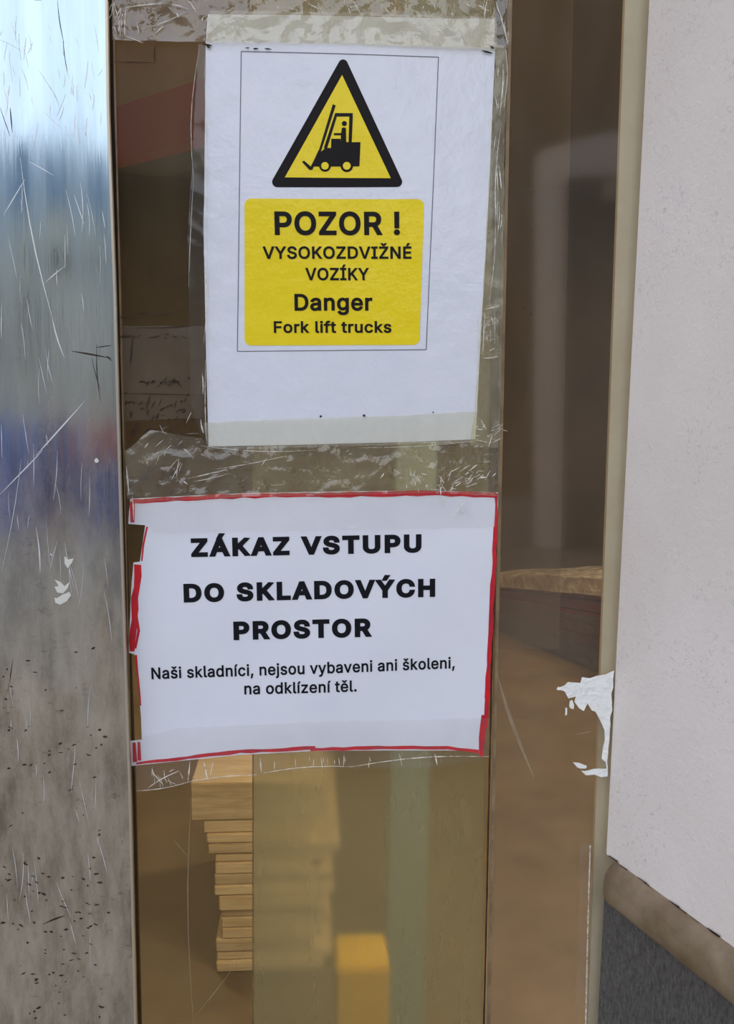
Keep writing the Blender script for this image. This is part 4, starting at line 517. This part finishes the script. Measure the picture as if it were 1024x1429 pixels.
def flat_loop(lp):
    out = []
    for i, q in enumerate(lp):
        n = lp[(i + 1) % len(lp)]; p0, p1, p2, p3 = (q[2], q[3]), (q[4], q[5]), (n[0], n[1]), (n[2], n[3])
        dx, dy = p3[0]-p0[0], p3[1]-p0[1]; l = math.hypot(dx, dy) or 1
        fl = max(abs((p[0]-p0[0])*dy - (p[1]-p0[1])*dx) / l for p in (p1, p2)); k = 1 if fl < 2 else 4
        for j in range(k):
            t = j / k; u = 1 - t
            c = [u*u*u*p0[m] + 3*u*u*t*p1[m] + 3*u*t*t*p2[m] + t*t*t*p3[m] for m in (0, 1)]
            if not out or math.dist(out[-1], c) > .5: out.append(c)
    if math.dist(out[0], out[-1]) < .5: out.pop()
    return out
def area(p): return sum(p[i-1][0]*p[i][1] - p[i][0]*p[i-1][1] for i in range(len(p))) / 2
def winding(pt, p):
    c = 0
    for i in range(len(p)):
        a, b = p[i-1], p[i]
        if (a[1] > pt[1]) != (b[1] > pt[1]) and pt[0] < (b[0]-a[0])*(pt[1]-a[1])/(b[1]-a[1]) + a[0]: c += 1 if b[1] > a[1] else -1
    return c
def text_mesh(s, px0, px1, cap, Y, mt, parent, wob, offset=.018, lab=None, track=None):
    from mathutils.geometry import delaunay_2d_cdt
    off = offset * 1000; track = (offset * 1.3 if track is None else track) * 1000; x = 0.0; V = []; FC = []
    for ch in s:
        adv, loops = GLYPHS[ch]; L = [flat_loop(lp) for lp in loops]; A = [area(p) for p in L]
        sg = 1 if sum(A) > 0 else -1
        for i, p in enumerate(L):
            n = len(p); nv = len(V); ring = []                         # a margin around every contour makes the letter bold
            for j in range(n):
                a, b, c = p[j-1], p[j], p[(j+1) % n]
                d1 = (b[0]-a[0], b[1]-a[1]); d2 = (c[0]-b[0], c[1]-b[1]); l1 = math.hypot(*d1) or 1; l2 = math.hypot(*d2) or 1
                n1 = (d1[1]/l1*sg, -d1[0]/l1*sg); n2 = (d2[1]/l2*sg, -d2[0]/l2*sg)
                mx_, my_ = n1[0]+n2[0], n1[1]+n2[1]; q = max(.55, (mx_*mx_+my_*my_) / 2)
                ring.append((b[0] + mx_/q*off, b[1] + my_/q*off))
            V += [(x + q[0], q[1]) for q in p] + [(x + q[0], q[1]) for q in ring]
            FC += [(nv+j, nv+(j+1) % n, nv+n+(j+1) % n, nv+n+j) for j in range(n)]
        if L:
            vv = [Vector(q) for p in L for q in p]; ed = []; k0 = 0
            for p in L: ed += [(k0 + j, k0 + (j+1) % len(p)) for j in range(len(p))]; k0 += len(p)
            ov, _, of = delaunay_2d_cdt(vv, ed, [], 0, 1e-4)[:3]; nv = len(V); V += [(x + q.x, q.y) for q in ov]
            for t in of:
                c = (sum(ov[k].x for k in t) / 3, sum(ov[k].y for k in t) / 3)
                if sum(winding(c, p) for p in L): FC.append(tuple(nv + k for k in t))
        x += adv + track
    hcap = 509 + 2 * off; y0 = -off; xa, xb = min(v[0] for v in V), max(v[0] for v in V)
    A0_, Bp = at(*px0, Y), at(*px1, Y); d = Bp - A0_; Lw = d.length; ux = d.normalized(); uz = Vector((-ux.z, 0, ux.x))
    if uz.z < 0: uz = -uz
    ch_ = (at(px0[0], px0[1] - cap, Y) - A0_).length
    bm = bmesh.new(); bv = []
    for v in V:
        p = A0_ + ux * ((v[0] - xa) / (xb - xa) * Lw) + uz * ((v[1] - y0) / hcap * ch_); p.y = Y + wob(p.x, p.z); bv.append(bm.verts.new(p))
    for f in FC:
        try: bm.faces.new([bv[i] for i in f])
        except ValueError: pass
    bm.normal_update()
    for f in bm.faces:
        if f.normal.y > 0: f.normal_flip()
    o = finish(bm, 'lettering', mt, parent)
    o['label'] = lab or ('black lettering reading ' + s); return o
def w1(x, z): return -.0007 * math.sin(x * 19 + 1) * math.sin(z * 14 + .5) - .0004 * math.sin(x * 41 + z * 33)
def w2(x, z): return -.0008 * math.sin(x * 16 + z * 5) * math.cos(z * 19) - .0004 * math.sin(x * 37 - z * 45 + 2)
Y1 = -.0050
sign1 = thing('warning_sign', 'upright white laminated sheet with yellow forklift warning', 'sign', loc=at(480, 620, 0))
sheet('sheet', [(287, 58), (290, 20), (690, 26), (691, 72), (683, 250), (673, 430), (663, 613), (560, 617), (400, 621), (291, 623), (287, 480), (284, 330), (286, 180)], Y1, M['paper'], sign1, thick=.0003, wob=w1, step=.008)
def frame_line(a, b, w, name, mt, Y, parent, wob):
    return sheet(name, stroke([a, b], w), Y, mt, parent, thick=0, wob=wob, step=.006)
bmj = []
cor = [(336.5, 71.8), (612, 79), (594.5, 488), (331, 490.2)]
for i in range(4):
    o = frame_line(cor[i], cor[(i+1) % 4], .55, 'border_line', M['line'], Y1 - .0002, sign1, w1)
def rounded(pts_r, n=8):
    """polygon of rounded corners from (cx,cy,r) circles listed around a convex shape"""
    out = []; k = len(pts_r)
    for i in range(k):
        cx, cy, r = pts_r[i]; p = pts_r[i-1]; q = pts_r[(i+1) % k]
        def nrm2(a, b):
            dx, dy = b[0]-a[0], b[1]-a[1]; l = math.hypot(dx, dy); return math.atan2(-dx/l, dy/l)
        a0 = nrm2(p, pts_r[i]); a1 = nrm2(pts_r[i], q)
        while a1 < a0: a1 += 2*math.pi
        if a1 - a0 > math.pi: a1 -= 2*math.pi
        for j in range(n + 1):
            a = a0 + (a1 - a0) * j / n; out.append((cx + r*math.cos(a), cy + r*math.sin(a)))
    return out
def zc(p): return [(370 + x/5.12, 70 + y/5.12) for x, y in p]
panel = rounded([(350.5, 286.5, 9.5), (582, 287.5, 9.5), (576, 472, 9.5), (350.5, 472.5, 9.5)])
sheet('yellow_panel', panel, Y1 - .0002, M['yellow'], sign1, thick=0, wob=w1, step=.008)['label'] = 'yellow rounded caption panel'
tri = zc(rounded([(556, 101, 33), (941, 941, 37), (87, 941, 38)]))
sheet('triangle_border', tri, Y1 - .0002, M['ink'], sign1, thick=0, wob=w1, step=.008)['label'] = 'black rounded warning triangle'
sheet('triangle_field', zc([(549, 178), (897, 915), (140, 908)]), Y1 - .0004, M['yellow'], sign1, thick=0, wob=w1, step=.008)['label'] = 'yellow triangle field'
def circ(cx, cy, r, n=22): return [(cx + r*math.cos(2*math.pi*i/n), cy + r*math.sin(2*math.pi*i/n)) for i in range(n)]
def merge(objs, name):
    bm = bmesh.new()
    for o in objs: bm.from_mesh(o.data)
    par, mt = objs[0].parent, objs[0].data.materials[0]
    for o in objs: bpy.data.objects.remove(o)
    return finish(bm, name, mt, par)
fk = []
for poly in ([(483, 386), (503, 395), (400, 716), (335, 856), (318, 846), (385, 708)],
             [(500, 449), (626, 450), (624, 474), (512, 474), (512, 474), (442, 700), (418, 700)],
             [(601, 470), (626, 470), (618, 660), (595, 660)],
             [(380, 715), (400, 722), (432, 698), (470, 698), (472, 632), (538, 632), (540, 656), (681, 657), (673, 829), (328, 830)],
             [(262, 797), (277, 788), (322, 826), (334, 850), (318, 857)],
             [(548, 556), (562, 551), (577, 557), (579, 660), (540, 660), (540, 600)],
             [(491, 592), (548, 592), (548, 607), (491, 607)],
             circ(565, 524, 18), circ(427, 825, 42), circ(583, 825, 45)):
    fk.append(sheet('p', zc(poly), Y1 - .0006, M['ink'], sign1, thick=0, wob=w1))
merge(fk, 'forklift_pictogram')['label'] = 'black forklift truck with driver pictogram'
for cx, r in ((427, 27), (583, 28)): sheet('wheel_centre', zc(circ(cx, 825, r)), Y1 - .0008, M['yellow'], sign1, thick=0, wob=w1)
YL = Y1 - .0005
text_mesh('POZOR !', (383.4, 328), (558, 328), 33, YL, M['ink'], sign1, w1, .026)
text_mesh('VYSOKOZDVIŽNÉ', (366.5, 361.2), (574, 361.2), 17.5, YL, M['ink'], sign1, w1, .021)
text_mesh('VOZÍKY', (426, 391.2), (515, 391.2), 17.5, YL, M['ink'], sign1, w1, .021)
text_mesh('Danger', (411, 433.5), (519.5, 433.5), 23.5, YL, M['ink'], sign1, w1, .023)
text_mesh('Fork lift trucks', (382, 464.5), (546, 464.5), 16.5, YL, M['ink'], sign1, w1, .021)
tag(slivers('dirt_speck', dk, Y1 - .0016, M['dirt'], sign1, wob=w1), kind='stuff')
# lower sign
Y2 = -.0050
sign2 = thing('notice_sheet', 'landscape white notice edged in red marker with torn left side', 'sign', loc=at(430, 1050, 0))
out2 = [(182, 696), (260, 692), (340, 688.5), (488, 685.5), (597, 684.5), (695, 687), (694, 720), (690, 782), (688, 840), (686, 891), (682, 973), (678, 1010), (674, 1052), (660, 1048),
        (625, 1047), (543, 1047), (433, 1048), (335, 1053), (260, 1061), (183, 1069.5), (182, 1050), (180.5, 1034.5), (197.5, 1033), (196.5, 1002), (192.5, 952), (190, 925), (187.5, 913), (180, 911),
        (180.5, 880), (183, 820), (186, 785), (195, 784), (198.5, 760), (202.5, 733), (179, 731), (180, 715)]
sheet('sheet', out2, Y2, M['paper2'], sign2, thick=.0003, wob=w2, step=.008)
def mark(pts, w, seed, jit=.35, dy=.0002): return sheet('marker_line', stroke(pts, w, jit, seed), Y2 - dy, M['red'], sign2, thick=0, wob=w2, step=.008)
mk = [([(184, 700), (260, 695.5), (340, 692), (488, 690), (597, 688), (692, 691)], (3.0, 3.6)),
      ([(692, 688), (692.5, 720), (690.5, 745)], (2.2, 2.0)), ([(690.5, 735), (688.5, 800), (686, 850), (684, 900), (679.5, 975)], (3.0, 3.0)),
      ([(681, 960), (678, 1000), (675, 1015)], (3.0, 4.2)), ([(676, 998), (672, 1030), (670.5, 1056)], (3.8, 3.2)),
      ([(668, 1049), (625, 1043), (543, 1043), (433, 1046)], (2.2, 2.4)), ([(440, 1043.5), (380, 1046.5), (335, 1048), (290, 1054), (190, 1066)], (3.0, 2.0)),
      ([(183.5, 700), (184.5, 729)], (3.2, 3.6)), ([(192, 788), (188, 850), (184.5, 909)], (5.2, 4.4)), ([(189, 846), (193.5, 880), (189, 905)], (1.6, 1.6)),
      ([(205, 735), (200, 760), (197.5, 783)], (1.2, 1.0)), ([(189.5, 914), (193, 950), (196, 985)], (1.6, .8)), ([(186.5, 1037), (188, 1064)], (2.2, 2.6)), ([(193, 1036), (194, 1062)], (2.0, 2.2))]
for i, (p, w) in enumerate(mk): mark(p, w, i + 1, dy=.0002 + .00004 * (i % 4))
YL2 = Y2 - .0003
text_mesh('ZÁKAZ VSTUPU', (266.6, 777.6), (588, 771), 26, YL2, M['ink2'], sign2, w2, .045, track=.085)
text_mesh('DO SKLADOVÝCH', (256.5, 840.8), (607, 832.8), 26, YL2, M['ink2'], sign2, w2, .045, track=.085)
text_mesh('PROSTOR', (326, 893.4), (519, 888.4), 26, YL2, M['ink2'], sign2, w2, .045, track=.085)
text_mesh('Naši skladníci, nejsou vybaveni ani školeni,', (211.5, 948), (634.7, 933), 16.3, YL2, M['ink2'], sign2, w2, .018)
text_mesh('na odklízení těl.', (341, 969), (497.5, 964.7), 16.0, YL2, M['ink2'], sign2, w2, .018)
WS = .7
# bright glints along the tape folds, painted as whitish slivers
def fold_glints(t, lst, n, area, seed, ang, wr=(.6, 2.0), lr=(4, 18), Y=None):
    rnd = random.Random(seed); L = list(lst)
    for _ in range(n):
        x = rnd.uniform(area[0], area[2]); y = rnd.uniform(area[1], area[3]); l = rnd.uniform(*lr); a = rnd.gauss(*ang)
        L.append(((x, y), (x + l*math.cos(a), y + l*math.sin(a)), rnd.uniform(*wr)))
    o = slivers('crease', L, Y, M['crease'], t, th=.0006, seed=seed); tag(o, 'whitish glints painted along the folds', kind='stuff')  # the 'crease' slivers are painted glints
YC = YT - .0052
fold_glints(t_top, [((160, 8), (168, 50), 2.2), ((176, 10), (174, 50), 1.6), ((176, 10), (230, 4), 1.8), ((230, 4), (262, 12), 1.4), ((262, 0), (274, 18), 1.6), ((190, 30), (194, 46), 1.4),
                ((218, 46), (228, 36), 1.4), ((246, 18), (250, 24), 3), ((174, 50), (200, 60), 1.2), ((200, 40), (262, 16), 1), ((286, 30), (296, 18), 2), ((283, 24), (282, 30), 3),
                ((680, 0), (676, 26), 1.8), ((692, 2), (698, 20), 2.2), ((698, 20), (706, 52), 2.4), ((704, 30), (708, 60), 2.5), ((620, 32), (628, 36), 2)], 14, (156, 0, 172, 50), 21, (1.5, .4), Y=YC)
fold_glints(t_top, [], 12, (380, 2, 540, 12), 22, (1.3, .4), Y=YC)
fold_glints(t_top, [], 9, (560, 2, 700, 16), 23, (1.3, .5), Y=YC)
fold_glints(t_mid, [((176, 650), (180, 690), 3), ((184, 690), (186, 726), 2), ((240, 668), (252, 645), 1.6), ((250, 640), (246, 668), 1.4), ((262, 668), (330, 652), 2.2), ((270, 672), (322, 660), 1.2), ((300, 655), (400, 636), 1.4),
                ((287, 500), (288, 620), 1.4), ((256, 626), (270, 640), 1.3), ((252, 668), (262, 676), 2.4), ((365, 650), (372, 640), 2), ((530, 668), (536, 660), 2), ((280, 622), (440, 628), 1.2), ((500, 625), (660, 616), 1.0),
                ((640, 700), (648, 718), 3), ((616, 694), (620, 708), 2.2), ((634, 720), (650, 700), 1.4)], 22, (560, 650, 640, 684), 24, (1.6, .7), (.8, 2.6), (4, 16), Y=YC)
fold_glints(t_mid, [], 22, (625, 655, 690, 682), 25, (-.5, .35), (.8, 2.6), (5, 20), Y=YC)
fold_glints(t_mid, [], 16, (660, 596, 694, 625), 26, (-.3, .6), (.8, 2.4), (5, 18), Y=YC)
fold_glints(t_mid, [], 14, (195, 590, 260, 680), 27, (-.9, .5), (.6, 1.4), (5, 18), Y=YC)
fold_glints(t_bot, [((284, 1062), (290, 1090), 2.2), ((298, 1062), (292, 1088), 1.4), ((265, 1062), (262, 1090), 2.4), ((363, 1058), (365, 1080), 2.6), ((206, 1100), (250, 1076), 1.4), ((213, 1078), (226, 1094), 1.4), ((557, 1052), (561, 1070), 1.4),
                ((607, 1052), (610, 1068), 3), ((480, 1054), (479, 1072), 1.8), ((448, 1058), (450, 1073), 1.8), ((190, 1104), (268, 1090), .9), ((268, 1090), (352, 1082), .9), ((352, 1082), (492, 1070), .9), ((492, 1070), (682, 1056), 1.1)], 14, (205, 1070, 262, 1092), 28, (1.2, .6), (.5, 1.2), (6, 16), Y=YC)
fold_glints(t_bot, [], 14, (380, 1055, 520, 1062), 29, (1.55, .12), (.6, 1.3), (5, 13), Y=YC)
fold_glints(t_right, [((702, 90), (697, 160), 2.6), ((698, 180), (692, 300), 1.8), ((706, 70), (703, 150), 1.4), ((690, 260), (683, 420), 1.4), ((667, 440), (664, 600), 1.0)], 10, (690, 80, 700, 300), 30, (1.6, .1), (.8, 2.0), (10, 50), Y=YC)
fold_glints(t_right2, [((674, 432), (697, 427), 1.5), ((672, 500), (695, 497), 1.6), ((676, 440), (674, 490), 1.4), ((690, 434), (690, 480), 1.0), ((683, 490), (690, 486), 2.2)], 6, (676, 436, 690, 480), 31, (1.6, .3), Y=YC)
fold_glints(t_left, [((285, 80), (283, 330), .9), ((284, 350), (284, 480), 1.6), ((278, 68), (270, 250), .9), ((270, 250), (263, 400), .9), ((280, 585), (284, 605), 3.4), ((282, 520), (283, 550), 2)], 0, (0, 0, 1, 1), 32, (0, 0), Y=YT - .0026)
WS = 1.0
# torn white paper on the side strip, running onto the frame
def rc(p): return [(660 + x/3.76, 740 + y/3.76) for x, y in p]
res = thing('torn_paper_residue', 'torn white paper remnant stuck over the side strip edge and frame', 'paper', loc=at(850, 1080, 0))
sheet('remnant', waver(rc([(738, 738), (650, 765), (612, 778), (572, 772), (563, 802), (500, 798), (480, 815), (438, 832), (480, 845), (500, 882), (540, 872), (532, 900), (556, 934), (580, 948), (600, 908), (622, 945), (642, 952), (668, 1000),
      (690, 1050), (692, 1100), (675, 1200), (695, 1215), (702, 1252), (640, 1252), (600, 1262), (568, 1264), (592, 1286), (706, 1291), (715, 1100), (728, 900)]), 1.8, 5), -.0002, M['residue'], res, thick=.0008, wob=crumple(.0006, 160, 3), step=.002, smooth=False)
for i, p in enumerate(([(508, 898), (520, 890), (530, 915), (528, 938), (512, 936), (505, 925)], [(485, 930), (494, 935), (493, 968), (484, 972)], [(525, 1219), (558, 1222), (598, 1238), (592, 1250), (560, 1250), (545, 1243)], [(446, 822), (458, 826), (456, 840), (440, 838)])):
    sheet('scrap', waver(rc(p), .5, i), -.0002, M['residue'], res, thick=.0006, smooth=False)
# clear edge guard low on the frame
eg = tape('smooth clear tape over the lower part of the cream frame edge', [(809, 1178), (816, 1174), (828, 1178), (838, 1184), (836, 1300), (831, 1445), (802, 1445), (806, 1300)], -.0014, M['tape_flat'], amp=.0002, seed=12, grp='tape pieces holding the signs')
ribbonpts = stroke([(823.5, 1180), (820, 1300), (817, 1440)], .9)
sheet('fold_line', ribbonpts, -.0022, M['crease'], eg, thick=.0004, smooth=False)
# specks and scratches on the side strip
sp = [((730, 430), (732, 431), 3.4), ((740, 438), (742, 439), 3), ((702, 523), (704, 525), 4), ((741, 322), (743, 323), 2)]
tag(slivers('dirt_speck', sp, .0006, M['dirt'], C), kind='stuff')
tag(slivers('hairline_scratch', [((692, 935), (745, 1085), 5), ((800, 1025), (826, 1020), 1.2), ((700, 975), (720, 1030), 1.2)], .0006, M['haze_line'], C), kind='stuff')
tag(slivers('hairline_scratch', [((268, 1095), (271, 1440), 1.3), ((270, 1420), (345, 1320), .8), ((240, 1170), (262, 1195), 1)], -.0034, M['haze_line'], B), kind='stuff')

# ------------------------------------------------------------------ inside the hall
# timber stack
SY = 1.57
rows = [(150, 308, 322), (308, 362, 372), (366, 404, 386), (406, 444, 392), (446, 484, 420), (486, 533, 420), (535, 578, 418), (580, 620, 418), (622, 684, 436), (686, 720, 442), (722, 764, 444), (766, 810, 446), (812, 858, 428), (860, 898, 430), (900, 942, 430)]
ordn = ['top board', 'second board', 'third board', 'fourth board', 'fifth board', 'sixth board', 'seventh board', 'eighth board', 'ninth board', 'tenth board', 'eleventh board', 'fourth board from the bottom', 'third board from the bottom', 'second board from the bottom', 'bottom board']
zprev = None
zt_all = [at(300, 1040 + r[0] / 3.01, SY).z for r in rows]; zb_all = [at(300, 1040 + r[1] / 3.01, SY).z for r in rows]
shift = zb_all[-1]
ztops = [z - shift for z in zt_all] + [0.0]
rnd = random.Random(9)
for i, (a, b, xl) in enumerate(rows):
    zt, zb = ztops[i], ztops[i+1]
    x0 = at(160 + xl / 3.01, 1200, SY).x; x1 = at(rnd.uniform(435, 478), 1200, SY).x
    if i > 11: x0 -= .004
    yoff = rnd.uniform(-.008, .008)
    o = box('timber_board', (x0, SY + yoff, zb + .0008), (x1, SY + .62 + yoff, zt - .001), M['wood'] if i % 3 else M['wood2'], bevel=.003)
    tag(o, 'pale sawn timber, ' + ordn[i] + ' of the stack behind the strips', 'board', 'timber boards stacked on the hall floor')
# pallet rack
rk = thing('pallet_rack', 'pallet rack with orange-red beam and grey-blue upright behind the curtain', 'rack', loc=(at(540, 1300, 1.3).x, 1.35, 0))
br_, bl_ = at(285, 205, 1.42), at(60, 262, 1.75)
zt_ = 2.31; zb_ = 2.18
xr = at(560, 1300, 1.25).x
pr = Vector((at(285, 205, 1.42).x, 1.42)); pl = Vector((at(150, 232, 1.66).x, 1.66)); dd = (pl - pr).normalized(); nn = Vector((-dd.y, dd.x))
a = pr - dd * ((xr - pr.x) / abs(dd.x) - .09); b = pr + dd * 1.5
def beam(name, a, b, z0, z1, w, mt):
    n = nn * w
    return hexa(name, (a.x, a.y, z0), (b.x, b.y, z0), (b.x, b.y, z1), (a.x, a.y, z1), (a.x + n.x, a.y + n.y, z0), (b.x + n.x, b.y + n.y, z0), (b.x + n.x, b.y + n.y, z1), (a.x + n.x, a.y + n.y, z1), mt, rk)
if nn.y < 0: nn = -nn
beam('beam', a, b, zb_, zt_, .05, M['orange'])
a2, b2 = a + nn * .2, b + nn * .2

for q in (a, b):
    w = q + nn * .025 - dd * (.045 if q is a else -.045)
    box('upright', (w.x - .04, w.y - .04, 0), (w.x + .04, w.y + .04, 3.2), M['blue'], rk)
def boxdir(name, s0, s1, t0, t1, z0, z1, mt, parent):
    P = lambda s, t, z: ((a + dd * s + nn * t).x, (a + dd * s + nn * t).y, z)
    return hexa(name, P(s0, t0, z0), P(s1, t0, z0), P(s1, t0, z1), P(s0, t0, z1), P(s0, t1, z0), P(s1, t1, z0), P(s1, t1, z1), P(s0, t1, z1), mt, parent)
boxdir('shelf_board', -.02, 1.0, .055, .24, zb_ + .03, zt_ - .001, M['darkcard'], rk)
cbx = thing('cardboard_box', 'brown cardboard box on the rack beam behind the wide strip', 'box', loc=(b.x, b.y, zt_))
bm = bmesh.new()
c0 = a + dd * .05 - nn * .02; c1 = a + dd * .95 - nn * .02
boxdir('carton', .07, .95, .01, .15, zt_ + .001, zt_ + .62, M['card'], cbx)
boxdir('closing_tape', .05, .60, -.002, -.0005, zt_ + .30, zt_ + .305, M['grime'], cbx)
# yellow guard post in front of the rack
g0 = atz(465, 1420, .0); gy = .82; gl_, gr_ = at(468, 1352, gy), at(544, 1352, gy)
gp = thing('guard_post', 'yellow guard post seen blurred through the milky strip', 'post', loc=((gl_.x + gr_.x)/2, gy, 0))
box('post_body', (gl_.x, gy, 0.012), (gr_.x, gy + .11, gl_.z), M['guard'], gp, bevel=.006)
box('foot_plate', (gl_.x - .04, gy - .03, 0), (gr_.x + .04, gy + .14, .012), M['guard'], gp)
# wrapped goods
GY = 4.4
pw = thing('wrapped_pallet_load', 'low load of maroon profiles under wrinkled clear wrap on the far floor', 'load', loc=(at(770, 900, GY).x, GY, 0))
A0 = atz(655, 862, 0); A1 = atz(900, 965, 0)
ax = (A1 - A0); ax.z = 0; axn = ax.normalized(); an = Vector((-axn.y, axn.x, 0));
if an.y < 0: an = -an
LL = ax.length
ztop = at(770, 792, A1.y + .5).z; ztl = at(690, 794, A0.y + .3).z; ztr = at(838, 800, A1.y + .2).z
def gbox(name, s0, s1, t0, t1, z0, z1, mt, parent, wobble=0, seg=1):
    bm = bmesh.new(); bmesh.ops.create_cube(bm, size=1)
    if seg > 1: bmesh.ops.subdivide_edges(bm, edges=bm.edges[:], cuts=seg, use_grid_fill=True)
    for v in bm.verts:
        s = s0 + (v.co.x + .5) * (s1 - s0); t = t0 + (v.co.y + .5) * (t1 - t0); z = z0 + (v.co.z + .5) * (z1 - z0)
        if wobble:
            q = Vector((s * 6, t * 6, z * 6)); k = noise.noise_vector(q) * wobble
            s += k.x; t += k.y; z += k.z if z > z0 + .01 else 0
        p = A0 + axn * s + an * t; v.co = (p.x, p.y, z * (ztl + (ztr - ztl) * s / LL) / ztop)
    return finish(bm, name, mt, parent)
gbox('pallet_base', 0, LL, .02, .9, 0.0, .12, M['darkcard'], pw)
hz = ztop - .05
for k in range(5):
    z0 = .125 + (hz - .14) * k / 5
    gbox('profile_bundle', .0 + .03 * (k % 2), LL, .05, .85, z0, z0 + (hz - .14) / 5 - .012, M['maroon'], pw)
gbox('film_wrap', -.03, LL + .03, -.02, .92, .0, hz * .60, M['wrapdark'], pw, .03, 14)
gbox('film_top', -.04, LL + .03, -.03, .93, hz * .90, ztop + .02, M['wrap'], pw, .035, 14)

# ------------------------------------------------------------------ the yard opposite, mirrored in the metal and the plastic
def mir(px, py, Y):
    p = at(px, py, Y); return Vector((p.x, -Y, p.z))
def card(name, px, Y, depth, mt, parent=None):
    pts = [mir(x, y, Y) for x, y in px]
    return sheet_w(name, [(p.x, p.z) for p in pts], -Y - depth, mt, parent, thick=depth, smooth=False)
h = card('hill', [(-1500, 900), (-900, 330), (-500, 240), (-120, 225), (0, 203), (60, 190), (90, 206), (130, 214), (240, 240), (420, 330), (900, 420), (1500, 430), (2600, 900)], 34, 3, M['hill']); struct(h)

def mcard(name, px, Y, depth, mt, parent=None):
    pts = []
    for x, y in px:
        p = mir(x, min(y, 700), Y); pts.append((p.x, p.z if y < 900 else -.02))
    return sheet_w(name, pts, -Y - depth, mt, parent, thick=depth, smooth=False)
bd = mcard('opposite_building', [(-420, 1000), (-420, 330), (18, 330), (18, 300), (70, 300), (70, 285), (126, 285), (126, 335), (148, 340), (148, 1000)], 13, 3, M['beige']); struct(bd)
for q in ([(-10, 400), (25, 400), (25, 520), (-10, 520)], [(60, 345), (118, 345), (118, 380), (60, 380)], [(50, 600), (122, 600), (122, 1000), (50, 1000)]):
    mcard('dark_opening', q, 12.9, .15, M['glass_dark'], bd)
hl = mcard('opposite_hall', [(757, 1000), (757, 210), (778, 203), (800, 196), (840, 187), (872, 181), (1500, 150), (1500, 1000)], 9, .3, M['pale']); struct(hl)
mcard('dark_opening', [(794, 1000), (794, 247), (872, 243), (1300, 230), (1300, 1000)], 8.9, .15, M['glass_dark'], hl)
mcard('cream_shutter', [(843, 280), (843, 250), (862, 247), (862, 280)], 8.8, .08, M['beige'], hl)
ct = tag(mcard('shipping_container', [(-160, 1000), (-160, 592), (44, 592), (44, 1000)], 10, 2.2, M['container']), 'blue steel container across the yard, mirrored in the metal panel', 'container')
c2 = tag(mcard('shipping_container', [(128, 1000), (128, 645), (152, 645), (152, 1000)], 10, 2.2, M['container']), 'narrow blue container end under a red one, mirrored beside the panel edge', 'container')
c2t = mir(128, 645, 10).z
p0, p1 = mir(128, 600, 10), mir(152, 590, 10)
tag(box('shipping_container', (p0.x, -12.2, c2t + .002), (p1.x, -10, p1.z), M['rust']), 'red container resting on the narrow blue one across the yard', 'container')


wh = mcard('unseen_sky_blocker', [(700, 1000), (700, -500), (1700, -500), (1700, 1000)], 15, .4, M['hall']); struct(wh)  # unseen dark wall added to keep sky out of the side strip's reflection
